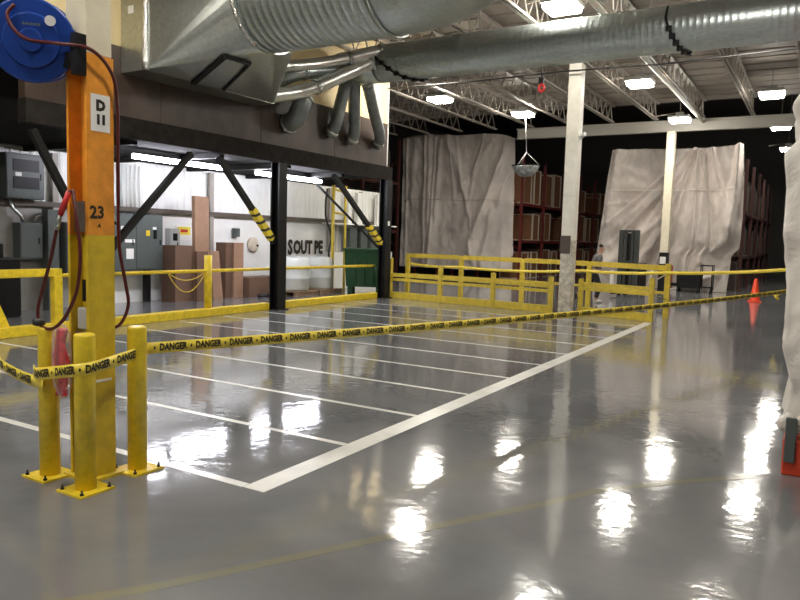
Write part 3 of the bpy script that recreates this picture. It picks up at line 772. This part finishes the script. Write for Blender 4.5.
# right sheet
fR = [(.62, .98, .05, .45, .007, .02, .16), (.655, .99, .45, .02, .007, .018, .2), (.68, .99, .70, .02, .007, .012, .16), (.70, .97, .85, .3, .007, .02, .18), (.63, .9, .1, .3, .008, .025, .16), (.73, .96, .80, .2, .008, .014, .14), (.98, 1, .93, .4, .01, .02, .2), (.05, .9, .3, .8, .01, .03, .08), (.03, .6, .25, .62, .01, .02, .07), (.66, 1, .33, .1, .012, .05, .35), (.64, .98, .20, .18, .01, .035, .15), (.69, .98, .62, .1, .015, .05, .3), (.72, .97, .74, .35, .015, .05, .22), (.78, 1, .9, .45, .012, .035, .25), (.97, 1, .90, .35, .02, .05, .4), (.45, .72, .12, .42, .03, .05, .3), (.5, .55, .1, .15, .02, .05, .28), (.38, .85, .2, .52, .06, .03, -.1), (.06, 1, .04, 0, .03, .05, .25), (.5, .45, .3, .05, .02, .04, .2), (.8, .3, .8, 0, .12, .16, .3), (.1, .75, .35, .7, .04, .03, .08), (.92, .12, .7, .02, .02, .03, .2)]
def shR(u, v):
    xl = -7.05-.42*(1-v)**.8; xr = -2.55+.12*math.sin(PI*(1-v))-(.22 if v < .3 else 0)*min(1, (.3-v)/.05 if v < .3 else 0)
    x = xl+(xr-xl)*u; z = .01+(5.13+.05*math.sin(7*u)-.06*math.sin(PI*min(1, u/.6)))*v
    y = 27.4-folds(u, v, fR)*1.0-.035*hashn(u*10, v*7, 4)-.03*hashn(u*26, v*15, 6)-.25*(1-v)**2
    return V((x, y, z))
sr_ = thing('plastic_sheet', 'translucent plastic sheeting draped to the floor over the right rack end', 'plastic sheet', (-4.8, 27.4, 0))
MB().grid(160, 120, shR).build('draped_film', 'sheet2', sr_, recalc=False)
MB().grid(80, 1, lambda u, v: shR(.03+u*.9, .70+.007*v)+V((0, -.03, 0))).build('tape_seam', 'sheet3', sr_, solid=.006, recalc=False)
# near right sheet around the rack end
def shN(u, v):
    # u around the corner: 0 = far along the aisle side, .45 corner, 1 = right
    prof = [(-.20, 0.0), (-.16, .42), (-.12, .62), (-.20, .9), (-.19, 1.3), (-.24, 1.7), (-.25, 2.05), (-.27, 2.28), (-.19, 2.36), (-.22, 2.52), (-.24, 2.6), (-.12, 2.8), (-.05, 3.3)]
    z = .38+3.0*v
    xo = 0
    for (a, za), (b_, zb) in zip([(p[0], p[1]) for p in prof], [(p[0], p[1]) for p in prof][1:]):
        if za <= z <= zb: xo = a+(b_-a)*(z-za)/(zb-za)
    w_ = .022*math.sin(31*u+3*v)+.012*hashn(u*20, v*16, 3)
    if u < .45: return V((xo+.0+w_*.8, 8.2-(8.2-5.75)*(u/.45)**.8, z))
    t_ = (u-.45)/.55
    return V((xo+.0+1.6*t_+w_*.3, 5.72+w_*2-.03*math.sin(t_*3), z+0))
nr = thing('plastic_sheet', 'crumpled plastic sheeting hanging over the orange rack foot at the right edge', 'plastic sheet', (.5, 5.7, .38))
MB().grid(120, 110, shN).build('draped_film', 'sheet3', nr, recalc=False)
# crumpled hem
m = MB()
for k in range(9):
    c0 = V((-.14+.05*k*.6, 5.68-.01*(k % 3), .36+.03*math.sin(k*2)))
    m.tube([c0+V((0, 0, .05)), c0+V((-.02, -.015, .0)), c0+V((.015, -.01, -.055))], [.02, .045, .018], 9)
m.build('gathered_hem', 'sheet3', nr)
r2 = thing('pallet_rack', 'pallet rack with orange-red guard foot at the right edge under plastic', 'rack', (.3, 5.9, 0))
for y in (5.9, 8.3, 10.7, 13.1, 15.9):
    f = MB()
    for X in (.02, 1.1): f.box((X-.045, y-.045, .0), (X+.045, y+.045, 3.3))
    f.beam((.02, y, .4), (1.1, y, 1.4), .03).beam((1.1, y, 1.4), (.02, y, 2.4), .03); f.build('upright_frame', 'greyboxl', r2)
for a, b_ in zip((5.9, 8.3, 10.7, 13.1), (8.3, 10.7, 13.1, 15.9)):
    for z in (1.6, 3.1):
        for X in (.02, 1.1): MB().box((X-.03, a+.05, z-.12), (X+.03, b_-.05, z)).build('beam', 'rackor', r2)
MB().box((-.14, 5.70, 0), (-.03, 5.95, .26), .012).box((-.14, 5.62, 0), (.5, 5.71, .26), .012).build('foot_guard', 'rackor', r2)
MB().box((-.13, 5.59, .1), (-.06, 5.618, .42), .006).build('grey_bracket', 'greybox', r2)

# ------------------------------------------------------------------ things in the back
dm = thing('dome_mirror', 'round hanging safety dome mirror on three wires below a lamp', 'mirror', (-8.66, 22.6, 3.7))
prof = [(.02, 0), (.14, .015), (.26, .07), (.36, .17), (.43, .30), (.45, .36)]
MB().lathe((-8.66, 22.6, 3.74), prof, 36).build('mirror_bowl', 'mirror', dm)
MB().lathe((-8.66, 22.6, 4.09), [(.46, 0), (.475, .01), (.475, .03), (.45, .035)], 36).build('rim', 'black', dm)
m = MB()
for k in range(3):
    a = 2*PI*k/3+.3; m.cyl((-8.66+.45*math.cos(a), 22.6+.45*math.sin(a), 4.12), (-8.66, 22.6, 4.55), .008, 6)
m.cyl((-8.66, 22.6, 4.55), (-8.66, 22.35, 5.76), .01, 6); m.build('hanging_wire', 'white', dm)

cam_ = thing('security_camera', 'small white security camera on the near white column', 'camera', (-4.66, 15.45, 3.85))
MB().box((-4.74, 15.42, 3.82), (-4.70, 15.5, 3.96), .01).beam((-4.71, 15.46, 3.9), (-4.62, 15.42, 3.92), .03).build('mount', 'white', cam_)
MB().tube([(-4.68, 15.40, 3.88), (-4.55, 15.30, 3.95)], .045, 14).build('camera_body', 'white', cam_)

tg = thing('hoist_pendant', 'small red pendant hanging from a dark cable below the long duct', 'pendant', (-5.58, 15.28, 4.9))
MB().cyl((-5.58, 15.28, 5.1), (-5.58, 15.28, 5.9), .012, 6).box((-5.64, 15.26, 5.08), (-5.53, 15.30, 5.22)).build('hook_block', 'black', tg)
MB().tube([(-5.57+.06*math.cos(a), 15.28, 4.99+.08*math.sin(a)) for a in [2*PI*i/16 for i in range(16)]], .028, 8, closed=True).build('red_ring', 'red', tg)

cn = thing('traffic_cone', 'orange-red traffic cone standing on the floor before the far aisle', 'cone', (-1.6, 23.4, 0))
MB().box((-1.78, 23.22, 0), (-1.42, 23.58, .03), .01).build('base', 'cone', cn)
MB().lathe((-1.6, 23.4, .03), [(.15, 0), (.14, .02), (.05, .62), (.03, .66)], 24).build('cone_body', 'cone', cn)

# walkie stacker with dark mast
ms = thing('lift_truck', 'dark forklift mast standing in front of the right plastic sheet', 'forklift', (-5.2, 23.2, 0))
f = MB()
for X in (-5.5, -5.02): f.box((X-.07, 23.0, .05), (X+.07, 23.14, 2.05))
for X in (-5.36, -5.16): f.box((X-.04, 23.03, .05), (X+.04, 23.12, 1.98))
f.box((-5.57, 23.01, 1.98), (-4.95, 23.12, 2.05)).box((-5.57, 23.01, 1.0), (-4.95, 23.12, 1.08)); f.build('mast', 'mastg', ms)
MB().box((-5.42, 23.13, .3), (-5.1, 23.15, 1.95)).build('mast_guard', 'black', ms)
MB().box((-5.6, 23.16, .12), (-4.92, 24.3, 1.0), .04).build('body', 'black', ms)
for X in (-5.45, -5.07): MB().box((X-.06, 22.0, .06), (X+.06, 23.0, .11)).build('fork', 'bsteel', ms)
for X in (-5.55, -4.97):
    for y in (23.3, 24.1): MB().tube([(X-.05, y, .13), (X+.05, y, .13)], .13, 20).build('wheel', 'rubber', ms)
MB().box((-5.8, 23.05, .3), (-5.68, 23.1, .75), .01).build('side_panel', 'white', ms)

tr = thing('utility_cart', 'dark low cart with red end and wire frame before the right sheet', 'cart', (-3.9, 26.6, 0))
MB().box((-4.25, 26.3, .16), (-3.5, 26.75, .72), .02).build('dark_box', 'black', tr)
MB().box((-4.72, 26.3, .1), (-4.45, 26.75, .9), .03).build('red_body', 'red', tr)
MB().box((-4.45, 26.4, .2), (-4.25, 26.6, .3)).build('link_bar', 'bsteel', tr)
f = MB()
for X in (-3.48, -3.12):
    for y in (26.3, 26.72): f.cyl((X, y, .1), (X, y, .98), .02, 8)
for z in (.2, .95):
    for y in (26.3, 26.72): f.cyl((-3.48, y, z), (-3.12, y, z), .018, 8)
    for X in (-3.48, -3.12): f.cyl((X, 26.3, z), (X, 26.72, z), .018, 8)
f.build('wire_frame', 'bsteel', tr)
for X in (-4.58, -4.2, -3.55, -3.15):
    for y in (26.34, 26.68): MB().tube([(X-.03, y, .085), (X+.03, y, .085)], .085, 16).build('wheel', 'rubber', tr)

tr.location.y -= .35
# ------------------------------------------------------------------ along the left wall
def cab(name, label, x1, y0, y1, z0, z1, m, doors=1, cat='electrical cabinet', x0=-13.08):
    t = thing(name, label, cat, (x0, (y0+y1)/2, z0))
    MB().box((x0, y0, z0), (x1, y1, z1), .012).build('cabinet_body', m, t)
    w_ = (y1-y0)/doors
    for k in range(doors):
        dr = MB().box((x1, y0+k*w_+.015, z0+.03), (x1+.015, y0+(k+1)*w_-.015, z1-.03), .004).build('door', m, t)
        if z1-z0 > .6: MB().box((x1+.016, y0+(k+1)*w_-.1, (z0+z1)/2-.06), (x1+.03, y0+(k+1)*w_-.075, (z0+z1)/2+.06), .003).build('handle', 'black', dr)
    return t
c_ = cab('electrical_cabinet', 'large grey two-door electrical cabinet right of the orange column', -12.75, 9.5, 10.97, .72, 1.95, 'greybox', 2)
MB().box((-13.0, 10.62, 0), (-12.85, 10.72, .719)).build('stand_leg', 'black', c_)
for (ya, yb, za, zb, mm) in ((9.85, 10.0, 1.6, 1.68, 'label'), (9.95, 10.2, 1.33, 1.4, 'label'), (9.98, 10.17, .98, 1.2, 'label'), (10.5, 10.6, 1.48, 1.6, 'yellowb'), (10.68, 10.78, 1.62, 1.68, 'label')):
    MB().box((-12.735, ya, za), (-12.73, yb, zb)).build('label_plate', mm, c_)
MB().box((-12.735, 10.7, 1.42), (-12.68, 10.76, 1.62), .01).build('handle', 'black', c_)
cab('electrical_cabinet', 'small grey electrical box with rounded conduits at the far left', -12.85, 7.72, 8.18, 1.0, 1.68, 'greybox')
c_ = cab('electrical_cabinet', 'grey louvred electrical unit high on the wall at the far left', -12.8, 7.45, 8.2, 2.12, 2.95, 'greybox')
for z in (2.3, 2.62): MB().box((-12.785, 7.58, z), (-12.775, 8.08, z+.22)).build('louvre_panel', 'black', c_)
MB().box((-12.785, 7.62, 2.53), (-12.78, 7.74, 2.6)).build('label_plate', 'label', c_)
cab('electrical_cabinet', 'dark grey electrical cabinet just left of the orange column', -12.8, 8.62, 9.3, .7, 1.72, 'greybox')
c_ = cab('disconnect_switch', 'pale narrow switch box right of the large grey cabinet', -12.9, 11.32, 11.6, .9, 1.66, 'greyboxl', cat='switch box')
MB().box((-12.885, 11.38, 1.38), (-12.86, 11.5, 1.55), .01).build('switch', 'black', c_)
for k in range(6):
    tag(MB().cyl((-13.03, 10.02+.11*k, 2.11), (-13.03, 10.02+.11*k, 3.0), .022, 8).build('conduit', 'white'), 'thin vertical pale conduit above the large grey cabinet', 'conduit', 'conduits above the large cabinet')
cd = MB(); cd.tube([(-12.95, 7.85, 1.69), (-12.93, 7.8, 1.8), (-12.95, 7.65, 1.95), (-12.95, 7.6, 2.1)], .03, 8)
tag(cd.build('conduit', 'galv'), 'curved silver conduit rising from the small grey box at far left', 'conduit')
cd = MB(); cd.tube([(-12.95, 8.08, 1.69), (-12.93, 8.1, 1.8), (-12.94, 8.25, 1.86), (-12.95, 8.5, 1.86)], .03, 8)
tag(cd.build('conduit', 'galv'), 'silver conduit bending right from the small grey box at far left', 'conduit')
for y, r_ in ((7.25, .05), (7.05, .035)): tag(MB().cyl((-12.9, y, 0), (-12.9, y, 3.05), r_, 10).build('wall_pipe', 'bsteel'), 'dark vertical pipe on the wall at the far left', 'pipe', 'dark pipes at far left')
sg = thing('warning_sign', 'small orange sign on the wall behind the cardboard', 'sign', (-13.05, 12.1, 1.4))
MB().box((-13.11, 11.66, 1.40), (-13.09, 12.12, 1.74)).build('sign_panel', 'label', sg)
MB().box((-13.09, 11.70, 1.52), (-13.08, 12.08, 1.71)).build('orange_field', 'tape', sg)
MB().box((-13.079, 11.78, 1.58), (-13.075, 12.0, 1.65)).build('lettering_bar', 'red', sg)

def cbox(label, x0, x1, y0, y1, z1, m='card', lean=0., name='cardboard_box', cat='box'):
    return tag(MB().hexa([(x0, y0, 0), (x1, y0, 0), (x1, y1, 0), (x0, y1, 0), (x0-lean, y0, z1), (x1-lean, y0, z1), (x1-lean, y1, z1), (x0-lean, y1, z1)]).build(name, m), label, cat)
cbox('tallest brown cardboard panel leaning against the left wall', -12.5, -12.4, 11.62, 12.06, 2.42, 'card', .04, 'flat_carton')
cbox('brown cardboard box standing under the pale switch box', -12.85, -12.4, 11.02, 11.52, 1.28, 'cardd')
cbox('narrow brown cardboard strip leaning in front of the tallest panel', -12.36, -12.28, 11.56, 11.9, 1.15, 'cardd', .02, 'flat_carton')
cbox('slim brown cardboard panel right of the yellow post', -12.45, -12.35, 12.15, 12.45, 1.15, 'card', .15, 'flat_carton')
cbox('dark side tall cardboard box, second from right along the wall', -12.75, -12.42, 12.60, 12.80, 1.36, 'cardd')
cbox('upright brown cardboard box beside the low brown crate', -12.75, -12.35, 12.81, 13.14, 1.36, 'card')
cbox('low brown crate on the floor left of the middle black post', -12.7, -12.2, 13.2, 14.3, .5, 'cardd', 0, 'low_crate', 'crate')
tag(MB().tube([(-12.1, 13.4, .04), (-12.0, 13.6, .05), (-12.12, 13.75, .04), (-11.95, 13.9, .06), (-12.1, 14.0, .04)], .04, 8).build('cable_heap', 'rubber'), 'black cable heap on the floor before the low crate', 'cable')
ds = thing('fire_hose_disc', 'round cream dish fixed on the wall right of the cardboard', 'wall disc', (-13.0, 13.9, 1.2))
MB().lathe((-13.12, 14.28, 1.3), [(.2, .0), (.21, .05), (.17, .09), (.05, .1)], 28, 'X').build('disc', 'frame', ds)
MB().lathe((-13.03, 14.38, 1.28), [(.03, .0), (.03, .03)], 12, 'X').build('hub', 'black', ds)
tag(MB().box((-12.7, 6.6, 0), (-12.2, 7.35, 1.05), .03).box((-12.6, 6.7, 1.05), (-12.3, 7.1, 1.3), .02).build('floor_machine', 'black'), 'black machine on the floor at the left edge behind the guard rail', 'machine')
tag(MB().box((-12.95, 8.22, 0), (-12.75, 8.45, 1.95), .01).build('cable_trunking', 'greybox'), 'dark vertical cable trunking between the grey boxes at far left', 'trunking')
tag(MB().tube([(-12.95, 6.6, 1.2), (-12.95, 7.0, 1.22), (-12.95, 7.0, .4), (-12.95, 6.6, .4)], .025, 8).build('pipe_loop', 'bsteel'), 'dark bent pipe on the wall at the left edge', 'pipe')
jb = tag(MB().box((-13.08, 13.48, 1.5), (-13.0, 13.7, 1.72), .01).build('junction_box', 'greybox'), 'small dark blue-grey box on the wall above the cardboard boxes', 'box')
# wall lettering
wt = MB()
for txt, yc, sz in (('N', 15.2, .56), ('S', 15.82, .56), ('OUT', 16.4, .52), ('PE', 17.15, .52)):
    tv = text_verts(txt, sz, .03); add_text(wt, tv, lambda x, y: (-13.08, yc+x*.78, 1.22+y))
wt.build('wall_lettering', 'ink', wl, recalc=False)
# tanks on pallets
def pallet(x, y, label, w=.95, l=1.0):
    t = thing('wooden_pallet', label, 'pallet', (x, y, 0))
    m = MB()
    for k in range(5): m.box((x-w/2, y-l/2+k*l/4.9, .105), (x+w/2, y-l/2+k*l/4.9+.14, .125))
    m.build('top_boards', 'wood', t)
    m = MB()
    for k in (-1, 0, 1): m.box((x+k*(w/2-.05)-.04, y-l/2, .0), (x+k*(w/2-.05)+.04, y+l/2, .105))
    m.build('stringers', 'wood', t)
pallet(-12.05, 14.75, 'wooden pallet under the left white drum', .95, .95)
pallet(-12.05, 15.85, 'wooden pallet under the right white drum', .95, .95)
for y, lb in ((14.75, 'white plastic drum just right of the middle black post'), (15.8, 'white plastic drum beside the yellow pipe frame')):
    t = thing('plastic_drum', lb, 'drum', (-12.05, y, .126))
    MB().lathe((-12.05, y, .126), [(.38, 0), (.41, .05), (.41, .3), (.43, .33), (.41, .36), (.41, .62), (.43, .65), (.41, .68), (.4, .82), (.34, .87), (.12, .9)], 32).build('drum_body', 'tank', t)
    MB().lathe((-12.05, y, 1.026), [(.08, 0), (.08, .05), (.05, .06)], 16).build('cap', 'greyboxl', t)
# yellow pipe frame
yf = thing('gantry_frame', 'yellow pipe frame standing behind the green bin', 'frame', (-11.75, 16.4, 0))
MB().cyl((-11.75, 16.05, 0), (-11.75, 16.05, 3.0), .045, 12).build('post', 'yold', yf)
MB().cyl((-12.4, 17.55, 0), (-12.4, 17.55, 3.1), .04, 12).build('post', 'yold', yf)
MB().cyl((-11.75, 16.05, 2.25), (-12.4, 17.55, 2.25), .035, 10).cyl((-11.75, 16.05, 2.9), (-12.4, 17.55, 2.9), .035, 10).build('cross_bar', 'yold', yf)
# green bin (tilting hopper), rotated
gb = thing('green_bin', 'dark green steel waste bin on short legs behind the kerb', 'bin', (-11.05, 16.7, 0))
Mx = Matrix.Translation((-11.05, 16.7, 0)) @ Matrix.Rotation(math.radians(26), 4, 'Z')
MB().hexa([(-.5, -.35, .2), (.5, -.35, .2), (.5, .4, .2), (-.5, .4, .2), (-.54, -.5, 1.22), (.54, -.5, 1.22), (.54, .5, 1.22), (-.54, .5, 1.22)]).xf(Mx).build('hopper', 'green', gb)
MB().box((-.58, -.54, 1.2), (.58, .54, 1.27), .01).xf(Mx).build('rim', 'green', gb)
m = MB()
for k in (-.25, .0, .25): m.box((k-.02, -.47, .3), (k+.02, -.40, 1.2))
m.xf(Mx).build('stiffener', 'green', gb)
for sx in (-.4, .4):
    for sy in (-.28, .3): MB().box((sx-.06, sy-.05, 0), (sx+.06, sy+.05, .2)).xf(Mx).build('leg', 'green', gb)
# wall shelf area beyond
ws = thing('wall_shelf', 'white wall shelf with dark machine behind the green bin', 'shelf', (-12.9, 18.6, 0))
MB().box((-13.08, 17.3, 1.95), (-12.6, 20.9, 1.99)).build('shelf_board', 'wallw', ws)
MB().box((-13.08, 17.4, 0), (-12.7, 20.8, 1.1)).build('base_cupboard', 'wallw', ws)
dmn = thing('bench_machine', 'row of dark bench machines on the white cupboard behind the green bin', 'machine', (-12.8, 19, 1.1))
for y in (18.5, 19.1, 19.7, 20.2):
    MB().box((-13.0, y-.2, 1.102), (-12.72, y+.2, 1.86), .03).build('machine_body', 'greybox', dmn)
for y, w_ in ((18.45, .1), (19.0, .14), (20.2, .16)):
    tag(MB().box((-12.97, y-w_, 1.992), (-12.85, y+w_, 3.0)).build('white_board', 'wallw'), 'narrow white upright board high on the wall above the green bin', 'board', 'white boards above the shelf')
tag(MB().cyl((-12.94, 17.85, 0), (-12.94, 17.85, 1.94), .03, 8).build('wall_pipe', 'frame'), 'short pale vertical pipe on the wall behind the yellow frame', 'pipe')
tag(MB().tube(pipe('', [(-12.9, 17.3, 3.0), (-12.8, 17.1, 2.6), (-12.85, 17.2, 2.1), (-12.8, 17.4, 1.6), (-12.8, 17.3, 1.0), (-12.75, 17.5, .4), (-12.8, 17.4, .03)], 0, '', ''), .03, 8).build('wall_cable', 'rubber'), 'bunch of dark cable hanging down the wall beside the drums', 'cable')
fl_ = thing('wall_lamp', 'tiny bright lamp far back between the sheeted racks', 'lamp', (-14.0, 45.9, 3.8))
MB().box((-18.6, 45.85, 4.2), (-18.3, 45.98, 4.4)).build('housing', 'lampshell', fl_)

# ------------------------------------------------------------------ person
def skin_mesh(name, verts, edges, radii, m, parent, sub=2):
    me = bpy.data.meshes.new(name); me.from_pydata([tuple(v) for v in verts], edges, [])
    o = bpy.data.objects.new(name, me); COL.objects.link(o)
    md = o.modifiers.new('s', 'SKIN'); sd = o.modifiers.new('ss', 'SUBSURF'); sd.levels = sub; sd.render_levels = sub
    for i, r in enumerate(radii):
        r = r if isinstance(r, tuple) else (r, r); me.skin_vertices[0].data[i].radius = r
    me.skin_vertices[0].data[0].use_root = True
    dg = bpy.context.evaluated_depsgraph_get(); dg.update()
    m2 = bpy.data.meshes.new_from_object(o.evaluated_get(dg)); bpy.data.objects.remove(o)
    for p in m2.polygons: p.use_smooth = True
    m2.materials.clear(); m2.materials.append(M[m])
    o2 = bpy.data.objects.new(name, m2); COL.objects.link(o2)
    if parent: o2.parent = parent
    return o2
pr = thing('person', 'person in a grey top and dark trousers walking behind the yellow fence', 'person', (-5.2, 19.1, 0))
# facing +x, right foot forward and down, left leg trailing with heel lifted
vb = [(0,0,.88),(.03,0,1.02),(.09,0,1.2),(.13,0,1.34),(.17,0,1.42),(.2,0,1.48),(.22,0,1.56),(.225,0,1.63),
      (.12,-.17,1.34),(.05,-.22,1.1),(.17,-.24,.92),(.24,-.24,.86),
      (.12,.17,1.34),(.10,.24,1.1),(.26,.22,.98),(.33,.2,.96),
      (.02,-.09,.82),(.16,-.1,.48),(.08,-.1,.1),(.10,-.1,.05),(.24,-.1,.04),
      (0,.09,.82),(-.06,.09,.46),(-.38,.09,.26),(-.44,.09,.22),(-.42,.09,.09)]
eb = [(0,1),(1,2),(2,3),(3,4),(4,5),(5,6),(6,7),(3,8),(8,9),(9,10),(10,11),(3,12),(12,13),(13,14),(14,15),(0,16),(16,17),(17,18),(18,19),(19,20),(0,21),(21,22),(22,23),(23,24),(24,25)]
rb_ = [(.13,.12),(.125,.11),(.14,.12),(.13,.1),(.06,.055),(.055,.05),(.085,.075),(.075,.065),.06,.045,.035,.035,.06,.045,.035,.035,.095,.068,.045,.045,.035,.095,.068,.048,.045,.035]
skin_mesh('body', vb, eb, rb_, 'skin', pr)
vs_ = [(0,0,.93),(.03,0,1.03),(.09,0,1.2),(.13,0,1.35),(.16,0,1.4),(.12,-.18,1.34),(.05,-.225,1.1),(.14,-.24,.97),(.12,.18,1.34),(.10,.245,1.1),(.22,.225,1.0)]
skin_mesh('shirt', vs_, [(0,1),(1,2),(2,3),(3,4),(3,5),(5,6),(6,7),(3,8),(8,9),(9,10)], [(.155,.14),(.15,.13),(.16,.135),(.145,.115),(.075,.07),.075,.06,.05,.075,.06,.05], 'shirt', pr)
vt = [(0,0,.88),(.0,0,.95),(.02,-.09,.82),(.16,-.1,.48),(.08,-.1,.12),(0,.09,.82),(-.06,.09,.46),(-.37,.09,.27)]
skin_mesh('trousers', vt, [(0,1),(0,2),(2,3),(3,4),(0,5),(5,6),(6,7)], [(.15,.135),(.145,.13),.112,.083,.062,.112,.083,.062], 'trouser', pr)
for nm, a, b_, c3 in (('shoe', (.05,-.1,.055), (.16,-.1,.05), (.27,-.1,.04)), ('shoe', (-.46,.09,.27), (-.45,.09,.17), (-.43,.09,.06))):
    skin_mesh(nm, [a, b_, c3], [(0,1),(1,2)], [(.05,.05),(.05,.045),(.042,.035)], 'shoe' if a[0] > 0 else 'rubber', pr)
skin_mesh('hair', [(.19,0,1.6),(.195,0,1.66),(.23,0,1.69)], [(0,1),(1,2)], [(.07,.06),(.09,.075),(.07,.055)], 'hair', pr)
for j, (hx, hy, hz) in enumerate(((.24,-.24,.86),(.33,.2,.96))):
    for k in range(4):
        y_ = hy-.027+.018*k; l_ = (.055,.07,.065,.05)[k]
        skin_mesh('finger', [(hx, y_, hz), (hx+.04, y_, hz-.02), (hx+.04+l_*.5, y_, hz-.05), (hx+.035+l_*.4, y_, hz-.075)], [(0,1),(1,2),(2,3)], [.009,.009,.008,.007], 'skin', pr, 1)
    sgn = 1 if hy < 0 else -1
    skin_mesh('thumb', [(hx-.01, hy+sgn*.02, hz), (hx+.02, hy+sgn*.045, hz-.015), (hx+.045, hy+sgn*.05, hz-.035)], [(0,1),(1,2)], [.011,.01,.008], 'skin', pr, 1)
skin_mesh('nose', [(.29,0,1.56),(.315,0,1.545)], [(0,1)], [.012,.011], 'skin', pr, 1)
for sy in (-1, 1):
    skin_mesh('ear', [(.215,sy*.07,1.57),(.215,sy*.08,1.55)], [(0,1)], [.016,.012], 'skin', pr, 1)
    skin_mesh('eye', [(.283,sy*.027,1.585),(.288,sy*.027,1.583)], [(0,1)], [.008,.007], 'label', pr, 1)
skin_mesh('mouth', [(.285,-.02,1.505),(.285,.02,1.505)], [(0,1)], [.006,.006], 'red', pr, 1)
pr.location.x = -5.26; pr.rotation_euler = (0, 0, math.radians(35)); pr.scale = (.93, .93, .93)

# ------------------------------------------------------------------ camera
cam = bpy.data.cameras.new('camera'); co = bpy.data.objects.new('camera', cam); COL.objects.link(co)
yaw, pit, rol = math.radians(30.6426), math.radians(5.0440), math.radians(1.6537)
F = V((-math.sin(yaw)*math.cos(pit), math.cos(yaw)*math.cos(pit), -math.sin(pit)))
r_ = V((math.cos(yaw), math.sin(yaw), 0)); u_ = r_.cross(F)
r2_ = r_*math.cos(rol)+u_*math.sin(rol); u2_ = -r_*math.sin(rol)+u_*math.cos(rol)
co.matrix_world = Matrix(((r2_.x, u2_.x, -F.x, 0), (r2_.y, u2_.y, -F.y, 0), (r2_.z, u2_.z, -F.z, 1.6), (0, 0, 0, 1)))
cam.sensor_width = 36; cam.sensor_fit = 'HORIZONTAL'; cam.lens = 705.776/800*36
cam.clip_start = .05; cam.clip_end = 200
S.camera = co
w = bpy.data.worlds.new('world'); S.world = w; w.use_nodes = True
w.node_tree.nodes['Background'].inputs[0].default_value = (.5, .48, .45, 1); w.node_tree.nodes['Background'].inputs[1].default_value = .008
S.view_settings.view_transform = 'Standard'; S.view_settings.look = 'None'; S.view_settings.gamma = 1; S.view_settings.exposure = .36
S.view_settings.use_curve_mapping = False
